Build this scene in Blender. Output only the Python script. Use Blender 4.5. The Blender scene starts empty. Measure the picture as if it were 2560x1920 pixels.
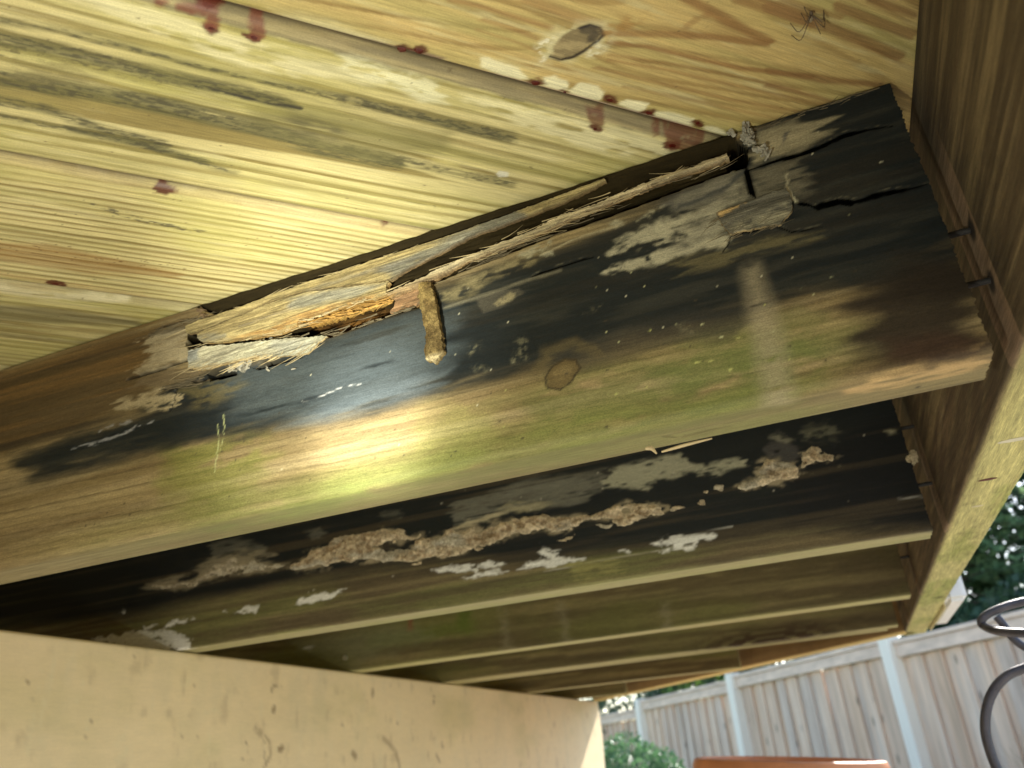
import bpy, math, random
import numpy as np
from mathutils import Vector, Matrix
from mathutils.geometry import delaunay_2d_cdt

S = bpy.context.scene
COL = S.collection
R = math.radians
random.seed(7)

# ------------------------------------------------------------------ camera, light, exposure
FPX = 1983.4                      # focal length in pixels of the 2560 wide photograph
def view_rotation(pitch, roll, yaw):
    cy, sy, cp, sp, cr, sr = math.cos(yaw), math.sin(yaw), math.cos(pitch), math.sin(pitch), math.cos(roll), math.sin(roll)
    Rz = np.array([[cy, -sy, 0], [sy, cy, 0], [0, 0, 1]])
    Rx = np.array([[1, 0, 0], [0, cp, -sp], [0, sp, cp]])
    Ry = np.array([[cr, 0, sr], [0, 1, 0], [-sr, 0, cr]])
    return Rz @ Rx @ Ry
VR = view_rotation(.445946, .08779, .3483976)
cam = bpy.data.cameras.new('camera')
cam_o = bpy.data.objects.new('camera', cam)
COL.objects.link(cam_o)
m = Matrix.Identity(4)
for i in range(3):
    m[i][0] = VR[i][0]; m[i][1] = VR[i][2]; m[i][2] = -VR[i][1]
cam_o.matrix_world = m
cam.sensor_width = 36.0
cam.lens = FPX / 2560 * 36
cam.clip_start = .02
cam.clip_end = 400
cam.dof.use_dof = True
cam.dof.focus_distance = .52
cam.dof.aperture_fstop = 9.0
S.camera = cam_o

SUN_EL, SUN_AZ = R(38), R(14)      # azimuth from +Y towards +X
world = bpy.data.worlds.new('World')
S.world = world
world.use_nodes = True
wn = world.node_tree.nodes; wl = world.node_tree.links
bg = wn['Background']
sky = wn.new('ShaderNodeTexSky')
sky.sky_type = 'NISHITA'
sky.sun_disc = False
sky.sun_elevation = SUN_EL
sky.sun_rotation = SUN_AZ
wl.new(sky.outputs[0], bg.inputs[0])
bg.inputs[1].default_value = .12
sd = Vector((math.sin(SUN_AZ) * math.cos(SUN_EL), math.cos(SUN_AZ) * math.cos(SUN_EL), math.sin(SUN_EL)))
sun = bpy.data.lights.new('sun', 'SUN')
sun.energy = 3.5
sun.angle = R(.5)
sun.color = (1, .95, .86)
sun_o = bpy.data.objects.new('sun', sun)
sun_o.rotation_euler = (-sd).to_track_quat('-Z', 'Y').to_euler()
COL.objects.link(sun_o)

# the torch that lights the rotten joist in the photograph (held low, left of the camera)
def torch(name, loc, aim, watts, size, blend, radius, col=(.98, 1, .80)):
    l = bpy.data.lights.new(name, 'SPOT')
    l.energy = watts; l.spot_size = size; l.spot_blend = blend; l.shadow_soft_size = radius
    l.color = col
    o = bpy.data.objects.new(name, l)
    o.location = loc
    o.rotation_euler = (Vector(aim) - Vector(loc)).to_track_quat('-Z', 'Y').to_euler()
    COL.objects.link(o)
TL = (-.20, -.05, -.115)
torch('torch_spill', TL, (-.22, .42, .25), 2.8, R(100), 1.0, .010)
torch('torch_core', TL, (-.284, .4187, .290), 9.0, R(30), 1.0, .010, (1, 1, .84))
torch('torch_hot', TL, (-.256, .4187, .214), 13.0, R(12), 1.0, .010, (1, 1, .92))

S.view_settings.view_transform = 'Standard'
S.view_settings.look = 'None'
S.view_settings.exposure = 1.80
S.view_settings.gamma = 1
S.view_settings.use_curve_mapping = False
S.render.engine = 'CYCLES'
S.cycles.max_bounces = 8
S.cycles.diffuse_bounces = 5

# ------------------------------------------------------------------ measured layout (metres, camera at the origin)
H, ZB = .3494, .1654               # underside of the deck boards, underside of the joists
XR, XE = .1168, .1035              # inner face of the rim, ends of the joists
Y1, Y2, Y3, Y4, Y5, Y6 = .4187, .8269, 1.2322, 1.581, 2.065, 2.49
XB = -.7825                        # face of the support beam
GROUND = -1.22
TH = .038
K = 2560 / 2212
def ray(px, py):
    return VR @ np.array([(px * K - 1280) / FPX, 1, -(py * K - 960) / FPX])
def on_joist(px, py, Y):           # (x, z) on a joist face
    r = ray(px, py); r = r * Y / r[1]
    return (r[0], r[2])
def under_deck(px, py):            # (s, t) on the underside of the boards
    r = ray(px, py); r = r * H / r[2]
    return ((r[0] + r[1]) * .70710678, (r[0] - r[1]) * .70710678)
def on_rim(px, py):                # (y, z)
    r = ray(px, py); r = r * XR / r[0]
    return (r[1], r[2])
def on_beam(px, py):
    r = ray(px, py); r = r * XB / r[0]
    return (r[1], r[2])
CROPS = {'F': (1, 0, 0), 'A': (.3125, 345.6, 432), 'B': (.3125, 898.56, 259.2), 'C': (.27344, 1468.9, 172.8),
         'D': (.3125, 518.4, 907.2), 'E': (.3125, 1123.2, 864), 'L': (.25, 0, 604.84), 'G': (.25, 0, 1244.25), 'Z': (.5, 0, 0),
         'T': (.3125, 1036.8, 0), 'U': (.3125, 259.2, 0), 'M': (.25, 1659, 414.75), 'N': (.25, 1659, 829.5), 'P': (.25, 553, 1244.25),
         'Q': (.25, 1659, 1244.25)}
def pts(crop, lst, fn):
    k, ox, oy = CROPS[crop]
    return [fn(x * k + ox, y * k + oy) for x, y in lst]
def J1(crop, lst): return pts(crop, lst, lambda x, y: on_joist(x, y, Y1))
def J2(crop, lst): return pts(crop, lst, lambda x, y: on_joist(x, y, Y2))
def J3(crop, lst): return pts(crop, lst, lambda x, y: on_joist(x, y, Y3))
def DK(crop, lst): return pts(crop, lst, under_deck)
def RM(crop, lst): return pts(crop, lst, on_rim)
def BM(crop, lst): return pts(crop, lst, on_beam)

# ------------------------------------------------------------------ noise and painting
def h2(ix, iy, seed):
    h = (ix.astype(np.int64) * 374761393 + iy.astype(np.int64) * 668265263 + seed * 1442695041) & 0xffffffff
    h = ((h ^ (h >> 13)) * 1274126177) & 0xffffffff
    h = ((h ^ (h >> 15)) * 2246822519) & 0xffffffff
    return ((h ^ (h >> 16)) & 0xffff) / 65535.0
def noise(x, y, seed=0):
    x = np.asarray(x, float); y = np.asarray(y, float)
    x, y = np.broadcast_arrays(x, y)
    ix = np.floor(x); iy = np.floor(y)
    fx = x - ix; fy = y - iy
    fx = fx * fx * (3 - 2 * fx); fy = fy * fy * (3 - 2 * fy)
    a = h2(ix, iy, seed); b = h2(ix + 1, iy, seed); c = h2(ix, iy + 1, seed); d = h2(ix + 1, iy + 1, seed)
    return (a + (b - a) * fx) + ((c + (d - c) * fx) - (a + (b - a) * fx)) * fy
def fbm(x, y, seed=0, octs=4):
    v = 0; a = .5; t = 0
    for o in range(octs):
        v = v + a * noise(np.asarray(x) * 2 ** o, np.asarray(y) * 2 ** o, seed + 17 * o); t += a; a *= .55
    return v / t
def sstep(a, b, x):
    t = np.clip((x - a) / (b - a), 0, 1)
    return t * t * (3 - 2 * t)
def sdf(px, py, poly):             # negative inside
    n = len(poly); d = np.full(px.shape, 1e9); s = np.zeros(px.shape, bool)
    for i in range(n):
        ax, ay = poly[i]; bx, by = poly[(i + 1) % n]
        ex, ey = bx - ax, by - ay
        wx, wy = px - ax, py - ay
        t = np.clip((wx * ex + wy * ey) / (ex * ex + ey * ey + 1e-18), 0, 1)
        d = np.minimum(d, (wx - ex * t) ** 2 + (wy - ey * t) ** 2)
        c = ((ay > py) != (by > py))
        with np.errstate(divide='ignore', invalid='ignore'):
            xi = ex * (py - ay) / (by - ay + 1e-18) + ax
        s ^= c & (px < xi)
    d = np.sqrt(d)
    return np.where(s, -d, d)
def linedist(px, py, line):
    d = np.full(px.shape, 1e9)
    for i in range(len(line) - 1):
        ax, ay = line[i]; bx, by = line[i + 1]
        ex, ey = bx - ax, by - ay
        wx, wy = px - ax, py - ay
        t = np.clip((wx * ex + wy * ey) / (ex * ex + ey * ey + 1e-18), 0, 1)
        d = np.minimum(d, (wx - ex * t) ** 2 + (wy - ey * t) ** 2)
    return np.sqrt(d)

class Canvas:
    """colour, roughness and depth for every vertex of a surface laid out in (u, v) metres"""
    def __init__(s, u, v, base, rough=.65):
        s.u = u.ravel(); s.v = v.ravel(); n = len(s.u)
        s.col = np.tile(np.array(base, float), (n, 1)) if np.ndim(base) == 1 else np.array(base, float)
        s.rough = np.full(n, rough); s.depth = np.zeros(n); s.seed = 100
    def _lay(s, idx, a, color, rough, depth):
        if color is not None:
            c = np.array(color, float)
            s.col[idx] = s.col[idx] * (1 - a[:, None]) + c * a[:, None]
        if rough is not None: s.rough[idx] = s.rough[idx] * (1 - a) + rough * a
        if depth is not None: s.depth[idx] = np.where(a > 0, np.maximum(s.depth[idx], 0) * (1 - a) + depth * a, s.depth[idx])
    def _near(s, shape, m):
        p = np.array(shape); lo = p.min(0) - m; hi = p.max(0) + m
        return np.nonzero((s.u > lo[0]) & (s.u < hi[0]) & (s.v > lo[1]) & (s.v < hi[1]))[0]
    def _warp(s, idx, amp, fu, fv):
        s.seed += 3
        u, v = s.u[idx], s.v[idx]
        if amp <= 0: return u, v
        return (u + amp * (fbm(u / fu, v / fv, s.seed, 4) - .5) * 2 * min(3, fu / fv), v + amp * (fbm(u / fu, v / fv, s.seed + 1, 4) - .5) * 2)
    def poly(s, shape, color=None, soft=.002, alpha=1, warp=.0, fu=.02, fv=.006, patch=0, pf=(.01, .003), rough=None, depth=None):
        idx = s._near(shape, soft * 2 + warp * 4 + .002)
        if not len(idx): return
        u, v = s._warp(idx, warp, fu, fv)
        d = sdf(u, v, shape)
        a = 1 - sstep(-soft, soft, d)
        if patch > 0:
            s.seed += 1
            n = fbm(s.u[idx] / pf[0], s.v[idx] / pf[1], s.seed, 4)
            a = a * sstep(patch - .12, patch + .12, n)
        s._lay(idx, a * alpha, color, rough, depth)
    def line(s, shape, w, color=None, soft=.001, alpha=1, warp=0, fu=.01, fv=.004, rough=None, depth=None, patch=0, pf=(.006, .003)):
        idx = s._near(shape, w + soft * 2 + warp * 4 + .002)
        if not len(idx): return
        u, v = s._warp(idx, warp, fu, fv)
        d = linedist(u, v, shape) - w
        a = 1 - sstep(-soft, soft, d)
        if patch > 0:
            s.seed += 1
            a = a * sstep(patch - .12, patch + .12, fbm(s.u[idx] / pf[0], s.v[idx] / pf[1], s.seed, 4))
        s._lay(idx, a * alpha, color, rough, depth)
    def mask(s, a, color, rough=None, depth=None):
        s._lay(np.arange(len(s.u)), a, color, rough, depth)
    def dots(s, n, box, r, color, rng, alpha=1, inside=None):
        for _ in range(n):
            x = rng.uniform(box[0], box[2]); y = rng.uniform(box[1], box[3])
            rr = r * rng.uniform(.4, 1.3)
            idx = np.nonzero((abs(s.u - x) < rr * 3) & (abs(s.v - y) < rr * 2))[0]
            if len(idx):
                d = np.hypot((s.u[idx] - x) / rng.uniform(1, 2), s.v[idx] - y)
                s._lay(idx, (1 - sstep(rr * .5, rr * 1.1, d)) * alpha, color, None, None)

# ------------------------------------------------------------------ materials
def nodes_of(name):
    mt = bpy.data.materials.new(name); mt.use_nodes = True
    return mt, mt.node_tree.nodes, mt.node_tree.links, mt.node_tree.nodes['Principled BSDF']
def noise_node(n, l, coord, scale, sc, detail=6, rough=.6):
    mp = n.new('ShaderNodeMapping'); mp.inputs['Scale'].default_value = scale
    l.new(coord, mp.inputs[0])
    t = n.new('ShaderNodeTexNoise'); t.inputs['Scale'].default_value = sc
    t.inputs['Detail'].default_value = detail; t.inputs['Roughness'].default_value = rough
    l.new(mp.outputs[0], t.inputs[0])
    return t.outputs[0]
def maprange(n, l, v, a, b, c, d):
    r = n.new('ShaderNodeMapRange'); l.new(v, r.inputs[0])
    for i, x in enumerate((a, b, c, d)): r.inputs[i + 1].default_value = x
    return r.outputs[0]
def math_node(n, l, op, a, b):
    r = n.new('ShaderNodeMath'); r.operation = op
    for i, x in enumerate((a, b)):
        if isinstance(x, (int, float)): r.inputs[i].default_value = x
        else: l.new(x, r.inputs[i])
    return r.outputs[0]
def painted(name, stretch, amt=.35, bump=.25, fine=260, spec=.4, dist=.0006, grit=None):
    """vertex colour (wood, rot, algae, stains) with fibre grain on top"""
    mt, n, l, p = nodes_of(name)
    at = n.new('ShaderNodeAttribute'); at.attribute_name = 'Col'
    ro = n.new('ShaderNodeAttribute'); ro.attribute_name = 'Rough'
    tc = n.new('ShaderNodeTexCoord')
    a = noise_node(n, l, tc.outputs['Object'], stretch, fine, 5)
    b = noise_node(n, l, tc.outputs['Object'], tuple(.5 if x < 1 else 1 for x in stretch), fine * 4.0, 4, .7)
    c = noise_node(n, l, tc.outputs['Object'], tuple(x * .35 for x in stretch), fine * .35, 4)
    f = math_node(n, l, 'MULTIPLY', maprange(n, l, a, .3, .7, 1 - amt, 1 + amt * .7), maprange(n, l, b, .3, .7, 1 - (grit or amt * .8), 1 + (grit or amt * .7)))
    f = math_node(n, l, 'MULTIPLY', f, maprange(n, l, c, .3, .7, 1 - amt * .5, 1 + amt * .45))
    e = noise_node(n, l, tc.outputs['Object'], tuple(x if x < 1 else 1 for x in [y * .7 if y < 1 else 1 for y in stretch]), fine * 3.2, 3, .7)
    f = math_node(n, l, 'MULTIPLY', f, maprange(n, l, e, .34, .66, 1 - amt * .8, 1 + amt * .5))
    mx = n.new('ShaderNodeVectorMath'); mx.operation = 'SCALE'
    l.new(at.outputs['Color'], mx.inputs[0]); l.new(f, mx.inputs['Scale'])
    l.new(mx.outputs[0], p.inputs['Base Color'])
    l.new(ro.outputs['Fac'], p.inputs['Roughness'])
    l.new(maprange(n, l, ro.outputs['Fac'], .80, .98, spec, 0), p.inputs['Specular IOR Level'])
    bp = n.new('ShaderNodeBump'); bp.inputs['Strength'].default_value = bump; bp.inputs['Distance'].default_value = dist
    h = math_node(n, l, 'ADD', a, math_node(n, l, 'MULTIPLY', b, .6))
    l.new(h, bp.inputs['Height']); l.new(bp.outputs[0], p.inputs['Normal'])
    return mt
WOODX = painted('weathered_wood_along_x', (.10, 1, 1), amt=.17, spec=.24, fine=520, grit=.34, bump=.3)
WOODY = painted('weathered_wood_along_y', (1, .06, 1), fine=480, spec=.3)
ROTX = painted('split_rotten_wood', (.07, 1, 1), amt=.55, bump=.8, fine=480, spec=.25, dist=.001)
BOARD = painted('deck_board_wood', (.05, 1, 1), amt=.20, bump=.22, fine=560, grit=.20, spec=.35)
RUST = painted('crusty_matter', (1, 1, 1), amt=.5, bump=.6, fine=420, spec=.2, dist=.001)
TRIM = painted('aluminium_trim', (1, .2, 1), amt=.035, bump=.03, fine=120, spec=.4)
def plain(name, col, rough=.6, amt=.15, scale=30, bump=.1, metallic=0, stretch=(1, 1, 1), spec=.4):
    mt, n, l, p = nodes_of(name)
    tc = n.new('ShaderNodeTexCoord')
    a = noise_node(n, l, tc.outputs['Object'], stretch, scale, 6)
    rm = n.new('ShaderNodeMixRGB'); rm.blend_type = 'MIX'
    rm.inputs[1].default_value = (*[c * (1 - amt) for c in col], 1); rm.inputs[2].default_value = (*[min(1, c * (1 + amt)) for c in col], 1)
    l.new(maprange(n, l, a, .3, .7, 0, 1), rm.inputs[0]); l.new(rm.outputs[0], p.inputs['Base Color'])
    p.inputs['Roughness'].default_value = rough; p.inputs['Metallic'].default_value = metallic
    p.inputs['Specular IOR Level'].default_value = spec
    bp = n.new('ShaderNodeBump'); bp.inputs['Strength'].default_value = bump; bp.inputs['Distance'].default_value = .002
    l.new(a, bp.inputs['Height']); l.new(bp.outputs[0], p.inputs['Normal'])
    return mt

# ------------------------------------------------------------------ object helpers
def thing(name, label, cat, loc=(0, 0, 0), group=None):
    o = bpy.data.objects.new(name, None); COL.objects.link(o)
    o.location = loc; o.empty_display_size = .05
    o['label'] = label; o['category'] = cat
    if group: o['group'] = group
    return o
def origin(o):
    p = Vector((0, 0, 0))
    while o: p += o.location; o = o.parent
    return p
def mesh_obj(name, verts, faces, mat, parent=None, col=None, rough=None, smooth=None, label=None, rotz=0):
    """verts in world coordinates (or in the rotated frame when rotz is given)"""
    verts = np.asarray(verts, np.float32)
    me = bpy.data.meshes.new(name)
    if rotz == 0 and parent is not None:
        verts = verts - np.array(origin(parent), np.float32)
    if isinstance(faces, np.ndarray):
        k = faces.shape[1]; nf = len(faces)
        me.vertices.add(len(verts)); me.vertices.foreach_set('co', verts.ravel())
        me.loops.add(nf * k); me.loops.foreach_set('vertex_index', faces.ravel().astype(np.int32))
        me.polygons.add(nf); me.polygons.foreach_set('loop_start', np.arange(0, nf * k, k, dtype=np.int32))
        me.update(calc_edges=True); me.validate()
    else:
        me.from_pydata([tuple(map(float, v)) for v in verts], [], faces); me.update()
    if col is not None:
        at = me.color_attributes.new('Col', 'FLOAT_COLOR', 'POINT')
        c = np.ones((len(verts), 4), np.float32); c[:, :3] = np.clip(col, 0, 1)
        at.data.foreach_set('color', c.ravel())
        ra = me.attributes.new('Rough', 'FLOAT', 'POINT')
        ra.data.foreach_set('value', np.broadcast_to(np.asarray(.7 if rough is None else rough, np.float32), (len(verts),)).copy())
    if smooth is not None:
        me.polygons.foreach_set('use_smooth', np.ones(len(me.polygons), bool))
        if smooth < 180: me.set_sharp_from_angle(angle=R(smooth))
    me.materials.append(mat)
    o = bpy.data.objects.new(name, me); COL.objects.link(o)
    if parent is not None: o.parent = parent
    if rotz: o.rotation_euler = (0, 0, rotz)
    if label: o['label'] = label
    return o
def grid_faces(nu, nv, closed=False):
    i = np.arange(nu - 1)[:, None]; j = np.arange(nv if closed else nv - 1)[None, :]
    a = i * nv + j; b = i * nv + (j + 1) % nv; c = (i + 1) * nv + (j + 1) % nv; d = (i + 1) * nv + j
    return np.stack([a, b, c, d], -1).reshape(-1, 4)
def box(name, lo, hi, mat, parent=None, bev=.0, label=None):
    import bmesh
    bm = bmesh.new(); bmesh.ops.create_cube(bm, size=1)
    for v in bm.verts: v.co = Vector([lo[i] + (v.co[i] + .5) * (hi[i] - lo[i]) for i in range(3)])
    if bev: bmesh.ops.bevel(bm, geom=bm.edges[:], offset=bev, segments=2, affect='EDGES')
    me = bpy.data.meshes.new(name)
    if parent is not None: bmesh.ops.translate(bm, verts=bm.verts[:], vec=-origin(parent))
    bmesh.ops.recalc_face_normals(bm, faces=bm.faces[:])
    bm.to_mesh(me); bm.free(); me.materials.append(mat)
    o = bpy.data.objects.new(name, me); COL.objects.link(o)
    if parent is not None: o.parent = parent
    if label: o['label'] = label
    return o
def tube(name, path, rad, mat, parent=None, sides=10, label=None):
    P = [Vector(p) for p in path]; n = len(P); vs = []; fs = []
    up = Vector((0, 0, 1)); prev = None
    for i, p in enumerate(P):
        t = (P[min(i + 1, n - 1)] - P[max(i - 1, 0)]).normalized()
        x = t.cross(up) if prev is None else prev - t * prev.dot(t)
        if x.length < 1e-4: x = t.cross(Vector((1, 0, 0)))
        x.normalize(); prev = x; y = t.cross(x)
        r = rad[i] if hasattr(rad, '__len__') else rad
        for k in range(sides):
            a = 2 * math.pi * k / sides
            vs.append(p + x * (r * math.cos(a)) + y * (r * math.sin(a)))
    for i in range(n - 1):
        for k in range(sides):
            a = i * sides + k; b = i * sides + (k + 1) % sides
            fs.append((a, b, b + sides, a + sides))
    fs.append(tuple(range(sides - 1, -1, -1))); fs.append(tuple(range((n - 1) * sides, n * sides)))
    return mesh_obj(name, np.array([tuple(v) for v in vs]), fs, mat, parent, smooth=50, label=label)
def spline(P, k=6):
    P = [np.array(p, float) for p in P]; P = [2 * P[0] - P[1]] + P + [2 * P[-1] - P[-2]]; out = []
    for i in range(1, len(P) - 2):
        for j in range(k):
            t = j / k
            out.append(.5 * ((2 * P[i]) + (P[i + 1] - P[i - 1]) * t + (2 * P[i - 1] - 5 * P[i] + 4 * P[i + 1] - P[i + 2]) * t * t + (3 * P[i] - P[i - 1] - 3 * P[i + 1] + P[i + 2]) * t ** 3))
    out.append(P[-2]); return out

def densify(poly, step, jag, seed):
    out = []; n = len(poly); rng = np.random.default_rng(seed)
    for i in range(n):
        a = np.array(poly[i]); b = np.array(poly[(i + 1) % n]); L = np.linalg.norm(b - a); k = max(1, int(L / step))
        nn = np.array([-(b - a)[1], (b - a)[0]]) / (L + 1e-9)
        for j in range(k):
            p = a + (b - a) * j / k
            out.append(p + nn * jag * (rng.uniform(-1, 1) + .6 * math.sin((i + j / k) * 9 + seed)))
    return out
def plate(name, poly, place, front, thick, paint, mat, parent, step=.0016, jag=.0004, seed=1, taper=0, label=None, edge=None):
    """solid piece cut to an outline: place(u, v, d) gives the world point, front(u, v, dist) how far it stands proud"""
    ol = densify(poly, step, jag, seed)
    n = len(ol); A = np.array(ol); lo = A.min(0); hi = A.max(0)
    gx, gy = np.meshgrid(np.arange(lo[0], hi[0], step), np.arange(lo[1], hi[1], step))
    gx = gx.ravel() + np.random.default_rng(seed).uniform(-.2, .2, gx.size) * step; gy = gy.ravel()
    d = sdf(gx, gy, [tuple(p) for p in ol]); k = d < -step * .6
    co = [Vector(p) for p in ol] + [Vector(p) for p in zip(gx[k], gy[k])]
    r = delaunay_2d_cdt(co, [], [list(range(n))], 1, 1e-7)
    V = np.array([tuple(v) for v in r[0]]); F = [tuple(f) for f in r[2]]
    u, v = V[:, 0], V[:, 1]; dist = -sdf(u, v, [tuple(p) for p in ol])
    f = front(u, v, dist)
    if taper: f = f * sstep(0, taper, dist + 1e-5)
    b = np.minimum(f - 1e-4, f - thick) if np.isscalar(thick) else f - thick
    w1 = np.array([place(x, y, z) for x, y, z in zip(u, v, f)]); w2 = np.array([place(x, y, z) for x, y, z in zip(u, v, b)])
    N = len(V); faces = list(F) + [tuple(N + i for i in reversed(t)) for t in F]
    cnt = {}
    for t in F:
        for i in range(len(t)):
            e = (t[i], t[(i + 1) % len(t)]); cnt[e] = 1
    for (a, c) in list(cnt):
        if (c, a) not in cnt: faces.append((a, N + a, N + c, c))
    cv = Canvas(u, v, (.3, .25, .15)); cv.dist = dist; paint(cv)
    back = cv.col * .8 if edge is None else np.tile(np.array(edge, float), (N, 1))
    return mesh_obj(name, np.vstack([w1, w2]), faces, mat, parent, np.vstack([cv.col, back]), np.concatenate([cv.rough, cv.rough]), smooth=35, label=label)

def streaks(cv, a, b, fu, fv, seed, lo=.35, hi=.65, octs=4, amt=1):
    k = sstep(lo, hi, fbm(cv.u / fu, cv.v / fv, seed, octs)) * amt
    c = np.array(a)[None] * (1 - k[:, None]) + np.array(b)[None] * k[:, None]
    cv.col[:] = c
def tint(cv, color, fu, fv, seed, lo, hi, amt=1, where=None):
    k = sstep(lo, hi, fbm(cv.u / fu, cv.v / fv, seed, 5)) * amt
    if where is not None: k = k * where
    cv.col[:] = cv.col * (1 - k[:, None]) + np.array(color)[None] * k[:, None]
# ------------------------------------------------------------------ ground
def sheet(name, x0, x1, y0, y1, z, mat, n=2):
    xs = np.linspace(x0, x1, n); ys = np.linspace(y0, y1, n)
    X, Y = np.meshgrid(xs, ys, indexing='ij')
    o = mesh_obj(name, np.stack([X.ravel(), Y.ravel(), np.full(X.size, z)], 1), grid_faces(n, n), mat)
    o['kind'] = 'structure'; return o
sheet('ground', -150, 150, -150, 150, GROUND - .012, plain('lawn_soil', (.10, .12, .05), .95, .4, 3))
sheet('patio', -5, 3.2, -4, 4.2, GROUND, plain('patio_concrete', (.46, .42, .34), .9, .12, 9))

# ------------------------------------------------------------------ deck boards (laid at 45 degrees over the joists)
PITCH, T0 = .1473, -.2985
deck = thing('decking', 'diagonal yellow pine deck boards seen from below, spotted with dark red drips', 'decking', (0, 0, H))
def rings(cv, tc, b, w, k, seed, warp=.004, knots=()):
    s, t = cv.u, cv.v
    tt = t - tc + warp * (fbm(s / .25, t / .06, seed, 3) - .5) * 2
    for ks, kt, kr in knots:
        e = np.exp(-((s - ks) / (kr * 2.4)) ** 2 - (np.abs(t - kt) / (kr * 2.2)))
        tt = tt + np.sign(t - kt) * kr * 1.0 * e
    g = np.sqrt(tt ** 2 + b ** 2) / w + k * s / w + .35 * fbm(s / .12, t / .012, seed + 5, 3)
    f = g - np.floor(g)
    wid = .35 + .5 * noise(np.floor(g) * 1.0, s * 0, seed + 9)
    late = sstep(1 - wid, 1 - wid * .45, f) * (1 - sstep(.93, 1.0, f))
    stren = .45 + .75 * noise(np.floor(g) + .5, s / .3, seed + 11)
    return np.clip(late * stren, 0, 1)
EARLY, LATE = np.array((.61, .525, .25)), np.array((.25, .185, .062))
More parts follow.
